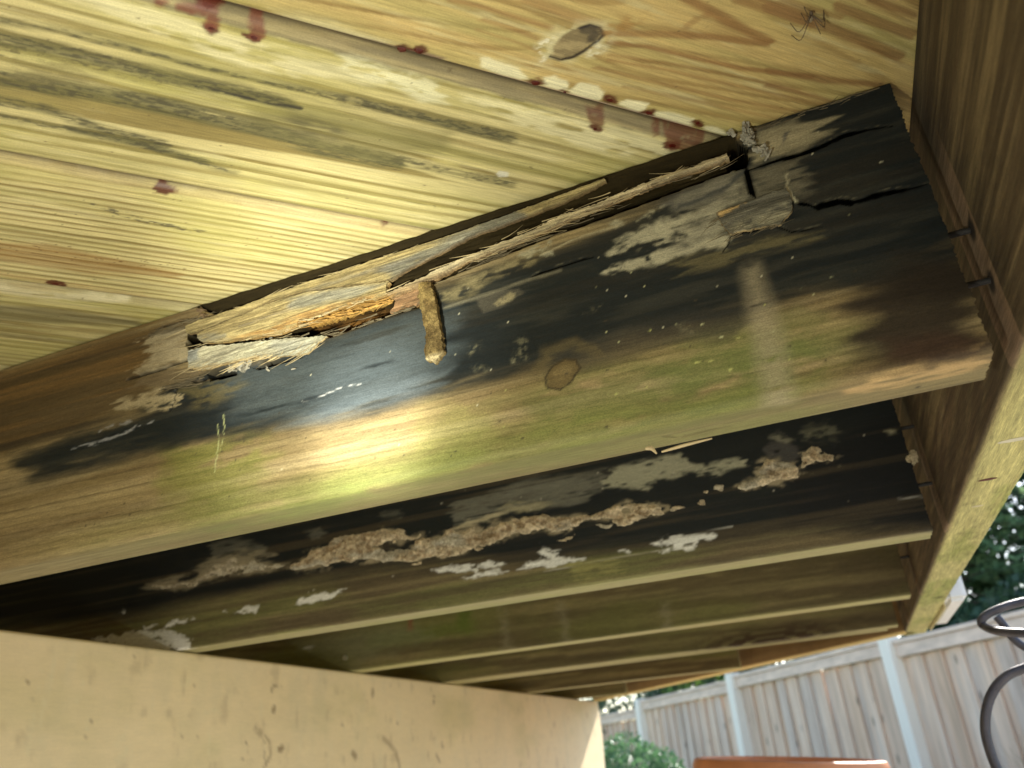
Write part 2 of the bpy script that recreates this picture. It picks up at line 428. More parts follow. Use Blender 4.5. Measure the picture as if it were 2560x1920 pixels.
def deck_paint(k):
    def f(cv):
        rng = np.random.default_rng(40 + k)
        s, t = cv.u, cv.v
        tm = T0 - PITCH * (k - .5)
        if k == 0:
            kn = [(under_deck(1242, 92)[0], under_deck(1242, 92)[1], .012)]
            L = rings(cv, under_deck(1500, 60)[1] + .004, .006, .0105, .12, 3, .003, kn)
            early, late = np.array((.53, .39, .155)), np.array((.27, .165, .055))
        elif k == 1:
            L = rings(cv, T0 - .088, .02, .0078, .015, 8, .005); early, late = EARLY, np.array((.235, .18, .058))
        elif k == 2:
            L = rings(cv, T0 - .30, .01, .0062, -.01, 15, .003); early, late = EARLY, np.array((.25, .185, .062))
        else:
            L = rings(cv, tm + .03 * rng.uniform(-1, 1), .015, .0075, .02 * rng.uniform(-1, 1), 20 + k, .004); early, late = EARLY * .95, LATE
        cv.col[:] = early + (late - early) * L[:, None]
        cv.rough[:] = .55
        # finer colour drift along the grain, faint grey and green bloom
        tint(cv, (.38, .35, .13), .30, .02, 60 + k, .42, .75, .6)
        tint(cv, (.43, .40, .12), .12, .05, 70 + k, .45, .8, .5)
        tint(cv, (.64, .57, .31), .05, .004, 80 + k, .55, .8, .5)
        if k == 0:
            tint(cv, (.60, .50, .22), .15, .03, 90, .45, .7, .7, sstep(-.235, -.275, t))
            for P, w, al in (([(1400, -20), (1560, 60), (1800, 190), (2003, 292)], .0024, .8), ([(880, 232), (1200, 235), (1600, 258), (2003, 296)], .0022, .75), ([(1420, 190), (1500, 130), (1560, 90)], .0022, .5),
                             ([(880, 292), (1150, 322), (1500, 402), (1800, 470), (2300, 530)], .0016, .85), ([(-200, 0), (0, 40), (200, 100), (500, 190)], .0016, .7), ([(300, -20), (600, 95), (800, 165)], .0030, .55),
                             ([(1780, -20), (2000, 50), (2300, 150)], .0034, .7), ([(1880, -20), (2300, 90)], .0012, .7), ([(900, 420), (1300, 480), (1800, 600), (2400, 720)], .0012, .6), ([(800, 470), (1200, 560), (1700, 680), (2300, 790)], .0014, .6),
                             ([(0, 130), (200, 190), (400, 270)], .0012, .6), ([(0, 210), (250, 290), (420, 360)], .0012, .5), ([(2100, 0), (2500, 120)], .0016, .6), ([(900, 380), (1400, 450), (2212, 620)], .0009, .55), ([(1000, 600), (1500, 700), (2100, 830)], .0012, .5)):
                cv.line(DK('T', P), w, (.27, .145, .052), .0012, al, .0012, .06, .003)
            for P, w in (([(0, 60), (560, 250), (1150, 490)], .0032), ([(600, 60), (1000, 210), (1270, 300)], .0030), ([(900, 0), (1270, 130)], .002), ([(0, 610), (500, 690), (980, 740)], .0022), ([(0, 740), (400, 830), (620, 900)], .0016)):
                cv.line([under_deck(*(1659 + x * .25, y * .25)) for x, y in P], w, (.25, .135, .052), .0012, .75, .0012, .06, .003)
            kn = DK('T', [(480, 395), (500, 330), (560, 250), (640, 200), (720, 172), (800, 178), (850, 210), (850, 250), (790, 300), (700, 370), (620, 410), (530, 418)])
            big = DK('T', [(400, 440), (390, 300), (480, 230), (640, 150), (860, 150), (900, 220), (880, 330), (760, 380), (640, 440)])
            cv.poly(big, (.60, .55, .33), .004, .75, .004, .02, .01, patch=.45, pf=(.006, .004))
            cv.poly(kn, (.22, .17, .085), .001, 1, .001, rough=.7)
            cv.poly(kn, (.40, .32, .16), .001, .7, .0, patch=.5, pf=(.012, .004))
            cv.poly(DK('T', [(690, 200), (760, 175), (820, 190), (840, 240), (780, 290), (740, 300), (760, 240), (700, 225)]), (.05, .04, .03), .001, .8, .001)
            cv.line(DK('T', [(485, 390), (560, 412), (640, 395), (720, 350), (800, 290)]), .0009, (.03, .02, .012), .0005, .95)
            cv.line(DK('T', [(690, 195), (760, 172), (830, 192), (855, 240), (800, 300)]), .0009, (.03, .022, .02), .0006, .95)
            cv.poly(DK('T', [(400, 430), (395, 310), (430, 260), (500, 260), (480, 340), (430, 420)]), (.78, .74, .56), .002, .9, .002, patch=.52, pf=(.003, .002))
            cv.poly(DK('T', [(720, 400), (760, 320), (840, 290), (900, 340), (800, 400)]), (.74, .70, .50), .002, .7, .002, patch=.55, pf=(.003, .002))
            cv.poly(DK('T', [(860, 240), (900, 150), (1000, 90), (1150, 60), (1100, 130), (960, 190), (900, 230)]), (.34, .18, .05), .003, .7, .004, patch=.45, pf=(.008, .006))
            # sappy white crust along the board edge
            for a in ([(0, 400), (60, 395), (280, 480), (330, 540), (280, 560), (150, 530), (0, 470)], [(440, 540), (520, 525), (610, 560), (600, 630), (520, 640), (440, 600)],
                      [(610, 620), (700, 570), (820, 590), (855, 640), (830, 700), (720, 695), (640, 660)], [(940, 720), (1020, 690), (1160, 710), (1140, 775), (1060, 780)],
                      [(1210, 770), (1300, 770), (1480, 820), (1470, 880), (1330, 850), (1200, 810)], [(1560, 870), (1650, 880), (1740, 940), (1690, 945), (1550, 910)]):
                cv.poly(DK('T', a), (.76, .71, .46), .0012, .92, .001, .006, .003, rough=.8)
            for a in ([(1000, 60), (1400, 160), (1900, 330), (2200, 400), (2200, 430), (1600, 330), (1100, 160)],):
                cv.poly(DK('U', a), (.66, .60, .34), .004, .6, .004)
            cv.poly(DK('U', [(1200, 130), (1500, 190), (1900, 290), (1860, 330), (1500, 260), (1200, 190)]), (.62, .56, .33), .003, .7, .003)
            # purple brown edge next to the joint
            cv.line(DK('U', [(330, -10), (600, 40), (900, 90), (1230, 190), (1600, 290), (1900, 350), (2212, 420)]), .0022, (.20, .12, .10), .0012, .85, .001)
            cv.line(DK('T', [(0, 510), (350, 600), (700, 690), (1100, 790), (1450, 890)]), .0012, (.50, .36, .30), .001, .8, .001)
        if k == 1:
            e = T0
            cv.mask(sstep(-.0095, -.0075, t - e) * .75, (.30, .24, .13), .75)           # greyed rounded edge
            cv.mask(sstep(-.0095, -.0075, t - e) * .6 * sstep(.4, .6, fbm(s / .05, t / .002, 31, 4)), (.20, .17, .10))
            cv.line([(x, e - .0092 + .0006 * math.sin(x * 40)) for x in np.linspace(-.2, .5, 40)], .0003, (.14, .12, .08), .0004, .8, .0006)
            band = [(x, e - .010 - .004 * (1 + math.sin(x * 23))) for x in np.linspace(-.2, .44, 40)] + [(x, e - .026 - .008 * math.sin(x * 31 + 1)) for x in np.linspace(.44, -.2, 40)]
            cv.poly(band, (.73, .67, .40), .003, .75, .004, .02, .004, patch=.4, pf=(.02, .006), rough=.8)
            cv.poly(DK('U', [(1480, 400), (1650, 390), (2212, 560), (2212, 690), (2050, 690), (1900, 580), (1600, 520)]), (.74, .71, .46), .003, .8, .004, patch=.42, pf=(.012, .005))
            # black mould bands along the grain
            for P, w, al in (([(-90, 150), (0, 168), (200, 205), (400, 252), (620, 305), (800, 345), (1000, 385), (1250, 450)], .0034, .62),
                             ([(-90, 320), (0, 338), (300, 388), (640, 442), (900, 505), (1180, 570), (1400, 640), (1700, 700)], .0046, .66),
                             ([(-90, 415), (0, 432), (200, 475), (450, 560), (700, 625)], .0026, .55), ([(-90, 70), (0, 88), (250, 130), (600, 215), (1000, 320), (1500, 430), (2212, 610)], .0014, .55),
                             ([(-90, 480), (0, 500), (330, 560), (600, 620), (900, 700)], .0016, .5), ([(300, 560), (600, 625), (1000, 740)], .0014, .5), ([(1500, 430), (1900, 520), (2212, 590)], .003, .4), ([(1500, 640), (2212, 800)], .0026, .45)):
                cv.line(DK('Z', P), w * 1.5, (.115, .108, .045), .0026, min(.8, al * 1.2), .0022, .05, .003, patch=.30, pf=(.06, .0016))
                cv.line(DK('Z', P), w * 1.2, (.058, .054, .036), .0014, .7, .003, .03, .003, patch=.53, pf=(.0045, .0011))
            cv.poly(DK('Z', [(0, 280), (250, 270), (400, 330), (300, 370), (0, 340)]), (.20, .17, .075), .004, .6, .004, .03, .004, patch=.42, pf=(.012, .002))
            cv.poly(DK('Z', [(0, 180), (300, 200), (900, 360), (700, 360), (300, 290), (0, 260)]), (.10, .085, .045), .004, .8, .004, .03, .004, patch=.60, pf=(.004, .0009))
            cv.poly(DK('U', [(850, 760), (1250, 740), (1700, 830), (2300, 900), (2300, 1060), (1900, 1100), (1500, 1060), (1200, 960), (900, 880)]), (.20, .18, .07), .008, .65, .006, .05, .012)
            cv.poly(DK('U', [(950, 830), (1250, 800), (1480, 880), (1500, 980), (1250, 960), (1000, 900)]), (.09, .08, .045), .008, .65, .005, .03, .008, patch=.42, pf=(.02, .004))
            cv.line(DK('U', [(520, 590), (700, 630), (900, 680), (1100, 720), (1240, 750)]), .0013, (.03, .028, .025), .0006, .9, .001, patch=.42, pf=(.008, .002))
            cv.poly(DK('B', [(550, 370), (580, 350), (640, 360), (635, 392), (570, 392)]), (.66, .64, .52), .0006, .9, .0006)
            cv.poly(DK('B', [(0, 200), (250, 210), (500, 340), (350, 360), (100, 280)]), (.66, .58, .22), .002, .5, .003, .03, .002, patch=.55, pf=(.02, .002))
        if k == 2:
            e = T0 - PITCH
            cv.mask(sstep(-.008, -.005, t - e) * .5, (.36, .26, .13), .75)
            cv.line(DK('F', [(0, 590), (130, 615), (300, 640)]), .004, (.42, .25, .10), .004, .35, .004)
            cv.poly(DK('F', [(-40, 520), (100, 525), (250, 560), (390, 590), (380, 600), (200, 590), (-40, 560)]), (.30, .16, .05), .004, .55, .004, .06, .006)
            cv.line(DK('F', [(200, 440), (320, 480), (400, 495), (450, 505)]), .0022, (.06, .05, .04), .001, .8, .002, patch=.5, pf=(.006, .002))
            p = DK('F', [(0, 510), (350, 590)]); cv.dots(130, (min(p[0][0], p[1][0]) - .02, min(p[0][1], p[1][1]), max(p[0][0], p[1][0]) + .02, max(p[0][1], p[1][1])), .0005, (.13, .06, .02), rng, .8)
            cv.line(DK('F', [(0, 330), (200, 365), (420, 405), (700, 440)]), .004, (.68, .62, .42), .003, .5, .003, patch=.4, pf=(.02, .004))
        if k == 3:
            e = T0 - 2 * PITCH
            cv.mask(sstep(-.010, -.006, t - e) * .5, (.36, .30, .18), .75)
            cv.poly(DK('F', [(-40, 655), (150, 670), (300, 690), (300, 705), (120, 700), (-40, 690)]), (.13, .11, .06), .004, .6, .004, .05, .006)
            cv.line(DK('F', [(-20, 720), (120, 735), (230, 745)]), .003, (.17, .14, .07), .003, .5, .003)
            cv.line(DK('F', [(-20, 622), (100, 640), (270, 650)]), .004, (.66, .60, .40), .003, .6, .003, patch=.4, pf=(.02, .004))
        if k in (1, 2, 3, 0):
            cv.dots(140, (-.3, T0 - PITCH * k, .42, T0 - PITCH * (k - 1)), .00055, (.10, .07, .035), rng, .7)
        up = np.maximum(sstep(-.0022, -.0004, t - (T0 - PITCH * (k - 1))), sstep(.0022, .0004, t - (T0 - PITCH * k)))
        cv.mask(up * .85, (.075, .05, .028), .8)
        # dark red drips that ran through the joints
        for F, r in DRIPS:
            p = under_deck(*F)
            if T0 - PITCH * k - .012 < p[1] < T0 - PITCH * (k - 1) + .002:
                cv.poly([(p[0] + r * 1.15 * math.cos(a), p[1] + r * .8 * math.sin(a)) for a in np.linspace(0, 6.28, 14)[:-1]], (.085, .016, .009), .0012, .92, .0022, .005, .003, patch=.22, pf=(.004, .002), rough=.35)
        if k == 1:
            for a in ([(250, 0), (320, 0), (300, 50), (260, 45)], [(380, 30), (560, 40), (720, 20), (700, 60), (680, 130), (690, 190), (620, 215), (580, 180), (590, 110), (480, 100), (380, 70)],
                      [(890, 80), (1000, 100), (990, 170), (1000, 260), (950, 290), (890, 260), (880, 170)]):
                cv.poly(DK('U', a), (.17, .045, .028), .0012, .8, .0015, .006, .004, patch=.25, pf=(.006, .004), rough=.3)
            cv.poly(DK('U', [(560, 40), (715, 25), (700, 70), (580, 80)]), (.11, .02, .012), .001, .85, .001, rough=.2)
            for a in ([(730, 760), (860, 770), (850, 870), (770, 870)], [(1190, 830), (1260, 840), (1240, 940), (1200, 950)], [(1260, 860), (1590, 940), (1530, 1000), (1400, 1040), (1290, 1010)]):
                cv.poly(DK('T', a), (.15, .055, .032), .0012, .8, .0012, .006, .004, patch=.3, pf=(.006, .004), rough=.3)
    return f
DRIPS = [((440, 12), .004), ((457, 62), .0040), ((549, 82), .0040), ((868, 108), .0042), ((904, 110), .0045), ((1158, 179), .0045), ((1318, 216), .0050), ((1402, 244), .0042),
         ((1508, 266), .0040), ((1286, 278), .0035), ((1452, 315), .0060), ((352, 412), .0060), ((120, 613), .0055), ((828, 491), .0022), ((1220, 200), .0016)]
def board(k):
    hi, lo = T0 - PITCH * (k - 1) - .0002, T0 - PITCH * k
    fine = k in (0, 1, 2, 3)
    r, th = .009, .034
    step = .0010 if fine else .006
    ang = np.linspace(0, math.pi / 2, 9 if fine else 4)
    prof = [(lo, th)] + [(lo, r)] + [(lo + r - r * math.cos(a), r - r * math.sin(a)) for a in ang[1:]]
    mid = np.arange(lo + r + step, hi - r - step * .5, step) if fine else np.linspace(lo + r, hi - r, 3)[1:-1]
    prof += [(x, 0) for x in mid] + [(hi - r + r * math.sin(a), r - r * math.cos(a)) for a in ang[:-1]] + [(hi, r), (hi, th)]
    T = np.array([p[0] for p in prof]); Z = np.array([p[1] for p in prof])
    if fine:
        a, b = {0: (-.06, .37), 1: (-.22, .36), 2: (-.34, .18), 3: (-.36, .02)}[k]
        U = np.concatenate([[0, .3, .6, .85], np.linspace(.85, 1, 3)[1:-1]]) if False else None
        su = np.arange(a, b, .0011)
    else:
        su = np.linspace(-.4, .4, 3)
    smax = np.minimum(.2235 - T + .03, 1.32); smin = np.maximum(-2.12 + T, -4.24 - T)
    n = len(su); rows = np.concatenate([[smin], np.repeat(su[:, None], len(T), 1), [smax]], 0)
    if not fine: rows = smin[None] + np.linspace(0, 1, 6)[:, None] * (smax - smin)[None]
    u = rows; v = np.repeat(T[None], len(rows), 0); z = np.repeat(Z[None], len(rows), 0)
    cv = Canvas(u, v, EARLY); cv.zz = z.ravel()
    deck_paint(k)(cv) if fine else cv.mask(fbm(cv.u / .2, cv.v / .008, k, 3) * .6, LATE)
    zz = z - 0 * u
    if fine: zz = zz + (.00035 * (fbm(u / .08, v / .003, 7 + k, 3) - .5))
    o = mesh_obj('deck_board', np.stack([u.ravel(), -v.ravel(), zz.ravel()], 1), grid_faces(len(rows), len(T), True), BOARD, deck, cv.col, cv.rough, 50, rotz=R(45))
    return o
BOARDS = {}
for k in range(-9, 28):
    BOARDS[k] = board(k)
BOARDS[0]['label'] = 'deck board with an oval knot and wide cathedral grain'
BOARDS[1]['label'] = 'deck board streaked with black mould along the grain'
DRIPMAT = plain('dark_red_drip', (.075, .010, .006), .28, .3, 200, .2, spec=.4)
for F, r in DRIPS:
    p = under_deck(*F); kk = int(math.floor((T0 - p[1]) / PITCH)) + 1
    edge_hi = T0 - PITCH * (kk - 1)
    if edge_hi - p[1] < .010 or p[1] - (edge_hi - PITCH) < .004: continue
    r *= .42; vs = []; nr, na = 5, 14
    rng = np.random.default_rng(int(F[0])); ja = rng.uniform(.8, 1.2, na)
    for i in range(nr):
        q = i / (nr - 1)
        for j in range(na):
            a = 6.2832 * j / na; rr = r * q * (1 + (ja[j] - 1) * q)
            vs.append((p[0] + rr * 1.4 * math.cos(a), -(p[1] + rr * math.sin(a)), H - .0004 * math.sqrt(max(0, 1 - q * q)) + .00028))
    mesh_obj('drip', np.array(vs), grid_faces(nr, na, True), DRIPMAT, BOARDS[kk], smooth=180)

# ------------------------------------------------------------------ joists
def joist(parent, Y, x0, x1, xa, du, dv, ztop, paint, mat=WOODX, r=.006, bev_end=0, th=TH, xf=None, name='timber'):
    ang = np.linspace(0, math.pi / 2, 6)
    zs = list(np.arange(ztop, ZB + r, -dv))
    P = [(0, z, z) for z in zs]
    P += [(r - r * math.cos(a), ZB + r - r * math.sin(a), ZB + r - r * a) for a in ang]
    v = P[-1][2]
    ys = np.arange(r + .002, th, max(dv * 1.5, .002))
    P += [(y, ZB, v - (y - r)) for y in ys]
    nb = len(P)
    zz = np.linspace(ZB + .002, ztop, nb - 2)
    P += [(th, z, z - 1) for z in zz] + [(th - .002, ztop, -2), (.004, ztop, -2)]
    A = np.array(P)
    us = np.concatenate([np.linspace(x0, xa, 14)[:-1], np.arange(xa, x1 - du * .5, du), [x1]])
    u = np.repeat(us[:, None], len(A), 1); v = np.repeat(A[None, :, 2], len(us), 0)
    cv = Canvas(u, v, (.3, .24, .13)); cv.Y = Y
    paint(cv)
    d = cv.depth.reshape(u.shape); front = (np.arange(len(A)) < len(zs) + 2)[None]
    y = Y + A[None, :, 0] + np.where(front, d, 0)
    jag = np.zeros_like(u)
    if bev_end:
        w = sstep(x1 - .004, x1, us)[:, None]
        jag = w * bev_end * (noise(v * 900, 0 * v, 3) - .5 + .6 * (noise(v * 160, 0 * v, 4) - .5))
    z = np.repeat(A[None, :, 1], len(us), 0)
    nu, nv = u.shape
    F = [grid_faces(nu, nv, True)]
    i = np.arange(nv // 2 - 1)
    for k, fl in ((0, False), ((nu - 1) * nv, True)):
        q = np.stack([k + i, k + nv - 1 - i, k + nv - 2 - i, k + i + 1], -1)
        F.append(q[:, ::-1] if fl else q)
    V = np.stack([(u + jag).ravel(), y.ravel(), z.ravel()], 1)
    if xf is not None: V = xf(V)
    return mesh_obj(name, V, np.vstack(F)[:, ::-1], mat, parent, cv.col, cv.rough, 45)

JG = 'joists under the deck'
def thing_joist(label, Y, x=XE):
    return thing('joist', label, 'joist', (x, Y + TH / 2, ZB), JG)

# ---- first joist: rotten along its top
BLACK = (.0058, .0100, .0135)
j1 = thing_joist('nearest joist, black with rot and split open along its top edge', Y1)
REC = J1('A', [(185, 1000), (215, 1045), (330, 1025), (650, 990), (930, 968), (1200, 940), (1400, 870), (1560, 810), (1700, 765), (1800, 740), (1860, 600)]) + \
      J1('B', [(120, 1128), (300, 1050), (560, 950), (740, 880), (960, 790), (1120, 740), (1370, 650), (1640, 550), (1900, 450), (2190, 345)]) + \
      J1('C', [(512, 690), (530, 640), (524, 545), (470, 530), (430, 470), (440, 380)]) + [(.00, H + .01), (-.2, H + .012), (-.36, H + .012)] + \
      J1('A', [(200, 690), (275, 745), (385, 785), (395, 820), (270, 860), (200, 888), (200, 930)])
def paint_j1(cv):
    u, v = cv.u, cv.v
    def crack(P, w, warp, fu, fv, depth):
        P = [np.array(p) for p in P]; L = [0]
        for a, c in zip(P, P[1:]): L.append(L[-1] + np.linalg.norm(c - a))
        q = []; n_ = max(8, int(L[-1] / .0015))
        for s_ in np.linspace(0, L[-1], n_): q.append((np.interp(s_, L, [p[0] for p in P]), np.interp(s_, L, [p[1] for p in P])))
        q = np.array(q); t_ = np.linspace(0, 1, n_); cv.seed += 1
        wd = w * np.minimum(1, np.minimum(t_, 1 - t_) * 6 + .12) * (.55 + .9 * fbm(t_ * L[-1] / .008, t_ * 0, cv.seed, 3))
        q[:, 1] += .0009 * (fbm(t_ * L[-1] / .012, t_ * 0 + 3, cv.seed + 5, 3) - .5) * 2
        sh = [(x, z + k_) for (x, z), k_ in zip(q, wd)] + [(x, z - k_) for (x, z), k_ in zip(q[::-1], wd[::-1])]
        if abs(q[0, 0] - q[-1, 0]) < abs(q[0, 1] - q[-1, 1]): sh = [(x + k_, z) for (x, z), k_ in zip(q, wd)] + [(x - k_, z) for (x, z), k_ in zip(q[::-1], wd[::-1])]
        cv.line([(x, z + k_ + .0012) for (x, z), k_ in zip(q, wd)], .0003, (.17, .155, .105), .0004, .55, .0006, .004, .003, patch=.55, pf=(.008, .003))  # pale lip along the crack, painted as its lit edge
        cv.line(list(zip(q[:, 0], q[:, 1])), .0004, (.001, .001, .001), .0005, 1, 0, rough=1.0)
        cv.poly(sh, (.001, .001, .001), .0007, 1, 0, rough=1.0)  # crack drawn flat, its inner darkness put into the colour
    streaks(cv, (.31, .235, .115), (.20, .145, .065), .30, .010, 1, .3, .7)
    g = fbm(u / .5, (v + .03 * u) / .0045, 2, 3); k = sstep(.5, .72, g) * .5
    cv.col[:] = cv.col * (1 - k[:, None]) + np.array((.15, .10, .045)) * k[:, None]
    tint(cv, (.40, .32, .18), .18, .012, 3, .5, .8, .6)
    rg = (v + .035 * u + .006 * (fbm(u / .22, v / .06, 61, 3) - .5) * 2) / .0062; fr = rg - np.floor(rg)
    ln = sstep(.62, .92, fr) * (1 - sstep(.94, 1.0, fr)) * (.35 + .65 * noise(np.floor(rg) * 1.7, u / .2, 62))
    cv.col[:] = cv.col * (1 - .72 * ln[:, None]) + np.array((.090, .062, .028)) * .72 * ln[:, None]
    bottom = v < ZB + .004
    # brown left end
    cv.poly(J1('F', [(-80, 700), (0, 815), (240, 735), (420, 690), (380, 790), (300, 870), (120, 950), (-80, 1000)]), (.070, .044, .018), .010, .88, .006, .08, .008)
    k = sstep(.48, .68, fbm(u / .4, (v + .03 * u) / .006, 12, 3)) * sstep(-.38, -.47, u) * sstep(.26, .29, v)
    cv.col[:] = cv.col * (1 - .6 * k[:, None]) + np.array((.20, .115, .038)) * .6 * k[:, None]
    # green algae
    for a, c, al in (([(1080, 880), (1250, 800), (1450, 770), (1620, 740), (1850, 690), (1920, 720), (1800, 800), (1700, 880), (1400, 960), (1150, 960)], (.120, .135, .038), .7),
                     ([(1380, 780), (1600, 700), (1760, 690), (1820, 760), (1700, 850), (1500, 880), (1380, 850)], (.115, .145, .04), .7),
                     ([(350, 950), (540, 930), (580, 1010), (520, 1100), (420, 1110), (340, 1060)], (.17, .19, .035), .6),
                     ([(430, 1160), (700, 1060), (1000, 960), (1400, 900), (1700, 850), (1700, 900), (1300, 1000), (900, 1090), (560, 1180)], (.18, .20, .055), .6),
                     ([(900, 900), (1060, 850), (1080, 960), (960, 1010), (880, 980)], (.30, .31, .09), .4),
                     ([(440, 1150), (600, 1110), (760, 1060), (760, 1100), (600, 1150), (440, 1190)], (.16, .24, .04), .8)):
        cv.poly(J1('F', a), c, .016, al * .92, .010, .03, .012, patch=.36, pf=(.03, .010))
    kb = sstep(.40, .62, fbm(u / .22, v / .02, 41, 4)) * sstep(ZB + .030, ZB + .004, v) * sstep(-.6, -.3, u) * (1 - sstep(.00, .05, u))
    cv.col[:] = cv.col * (1 - .7 * kb[:, None]) + np.array((.18, .20, .055)) * .7 * kb[:, None]
    # underside a little paler and greener
    cv.mask(sstep(ZB + .001, ZB - .006, v) * .45 * (v > -.5), (.17, .155, .07))
    # rot, blue black
    rot = J1('F', [(35, 985), (120, 955), (260, 915), (330, 870), (380, 830), (440, 800), (600, 775), (690, 730), (900, 650), (1050, 590), (1300, 510), (1500, 400), (1600, 320),
                   (1640, 230), (2060, 100), (2100, 520), (2140, 640), (1960, 640), (1800, 625), (1650, 655), (1500, 690), (1350, 722), (1230, 770), (1050, 815), (900, 850),
                   (700, 905), (560, 935), (400, 950), (200, 1005), (90, 1030), (45, 1020)])
    cv.poly(rot, BLACK, .0105, .97, .010, .05, .008, rough=.50)
    cv.poly(rot, (.05, .05, .04), .020, .35, .012, .05, .010)
    cv.poly(rot, BLACK, .0060, .80, .012, .04, .006, patch=.40, pf=(.06, .006), rough=.50)
    cv.poly(J1('F', [(1180, 760), (1350, 700), (1600, 650), (1640, 640), (1600, 720), (1400, 760), (1220, 800)]), (.028, .028, .025), .006, .7, .006, .05, .006)
    # rot bleeding down with the grain
    k = sstep(.55, .75, fbm(u / .35, (v + .02 * u) / .007, 14, 3)) * sstep(.215, .24, v) * .6 * (v > 0)
    cv.col[:] = cv.col * (1 - k[:, None]) + np.array((.018, .017, .015)) * k[:, None]
    # torch sheen on the rot in the middle, painted in as lighter blue-grey
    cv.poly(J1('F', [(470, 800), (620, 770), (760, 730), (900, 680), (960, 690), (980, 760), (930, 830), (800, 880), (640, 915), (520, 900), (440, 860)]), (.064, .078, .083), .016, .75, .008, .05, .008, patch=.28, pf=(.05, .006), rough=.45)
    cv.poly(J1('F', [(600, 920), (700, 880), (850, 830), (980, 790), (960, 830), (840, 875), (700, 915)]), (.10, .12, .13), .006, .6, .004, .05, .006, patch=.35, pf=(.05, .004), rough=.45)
    # right end: dark red brown
    cv.poly(J1('F', [(1840, 640), (1960, 560), (2120, 560), (2190, 760), (2140, 765), (1980, 800), (1860, 780), (1830, 700)]), (.022, .0165, .012), .014, .95, .008, .05, .010)
    cv.poly(J1('F', [(1900, 740), (2000, 720), (2150, 740), (2150, 770), (2000, 795), (1900, 790)]), (.050, .026, .016), .006, .7, .004)
    cv.poly(J1('F', [(1840, 870), (1900, 815), (2000, 790), (2160, 755), (2160, 830), (1900, 880)]), (.45, .31, .14), .004, .9, .006, .02, .003, patch=.30, pf=(.03, .003))
    # pale run stripe
    cv.poly(J1('F', [(1605, 585), (1635, 570), (1655, 630), (1690, 720), (1705, 800), (1712, 880), (1650, 890), (1640, 800), (1618, 700)]), (.33, .28, .18), .007, .62, .004, .01, .02, patch=.22, pf=(.02, .004))
    # grey fungus skin
    G1 = (.40, .37, .255)
    cv.poly(J1('B', [(1330, 1040), (1380, 1000), (1560, 960), (1700, 900), (1850, 880), (2100, 800), (2212, 790), (2212, 870), (2000, 900), (1800, 950), (1560, 1030), (1400, 1065)]), G1, .002, .9, .005, .012, .006, patch=.30, pf=(.008, .004), rough=.85)
    cv.poly(J1('B', [(1340, 950), (1420, 800), (1560, 730), (1760, 690), (2000, 570), (2212, 430), (2250, 560), (2080, 650), (2100, 790), (1900, 870), (1700, 900), (1620, 880), (1450, 950)]), G1, .003, .9, .006, .014, .007, patch=.42, pf=(.012, .005), rough=.85)
    cv.poly(J1('B', [(1640, 580), (2000, 460), (2212, 360), (2260, 480), (2100, 560), (1900, 600), (1700, 640)]), (.15, .14, .115), .004, .7, .005, .03, .006, patch=.35, pf=(.02, .005))
    for a in ([(1330, 720), (1400, 695), (1450, 715), (1380, 745)], [(1530, 690), (1600, 630), (1640, 625), (1630, 665)], [(1670, 610), (1715, 595), (1700, 615)], [(840, 920), (900, 870), (960, 920), (880, 940)],
              [(700, 940), (850, 850), (960, 815), (950, 840), (880, 900), (760, 960)]):
        cv.poly(J1('B', a), (.33, .31, .21), .0015, .8, .003, .006, .004, patch=.38, pf=(.005, .003), rough=.85)
    cv.poly(J1('B', [(160, 1200), (400, 1060), (700, 950), (880, 930), (760, 1010), (500, 1120), (300, 1240), (200, 1250)]), (.24, .20, .105), .004, .75, .006, .02, .005, patch=.47, pf=(.012, .004))
    cv.poly(J1('B', [(420, 1240), (560, 1180), (720, 1160), (740, 1200), (600, 1290), (480, 1330)]), (.075, .068, .052), .001, .8, .001)
    cv.poly(J1('B', [(540, 1270), (640, 1190), (690, 1200), (660, 1250), (580, 1290)]), (.27, .23, .13), .001, .8, .002, patch=.42, pf=(.004, .003))
    cv.line(J1('B', [(200, 1300), (420, 1225), (800, 1100), (1000, 1040)]), .0012, (.21, .19, .13), .0012, .6, .001)
    cv.line(J1('B', [(870, 930), (1100, 820), (1400, 730)]), .0006, (.36, .31, .19), .0006, .9, .0006, depth=-.0006)
    crack(J1('B', [(800, 1090), (860, 1060), (1050, 1000), (1230, 940)]), .0009, 0, 1, 1, 0)
    for a in ([(360, 1580), (430, 1540), (430, 1600), (370, 1630)], [(680, 1540), (750, 1510), (780, 1640), (690, 1659)], [(1850, 1440), (1870, 1400), (1920, 1480), (1880, 1490)], [(1180, 1300), (1240, 1290), (1210, 1330)], [(420, 1700), (480, 1690), (450, 1760)]):
        cv.poly(J1('B', a), (.20, .185, .115), .003, .5, .005, .006, .004, patch=.46, pf=(.0025, .0022))
    # pale weathered patch at the left of the split
    cv.poly(J1('L', [(1260, 500), (1420, 440), (1640, 400), (1700, 440), (1630, 560), (1640, 690), (1400, 760), (1180, 800), (1250, 700), (1280, 600)]), (.34, .285, .18), .004, .9, .008, .02, .004, patch=.30, pf=(.03, .003), rough=.85)
    cv.poly(J1('L', [(950, 1085), (1100, 1010), (1380, 940), (1520, 930), (1500, 1100), (1280, 1140), (1030, 1110)]), (.33, .27, .16), .002, .9, .006, .02, .004, patch=.36, pf=(.015, .003), rough=.85)
    cv.poly(J1('L', [(1080, 930), (1300, 830), (1640, 720), (1800, 780), (1780, 860), (1500, 920), (1300, 950)]), (.14, .105, .06), .002, .85, .006, .02, .004, patch=.28, pf=(.02, .003))
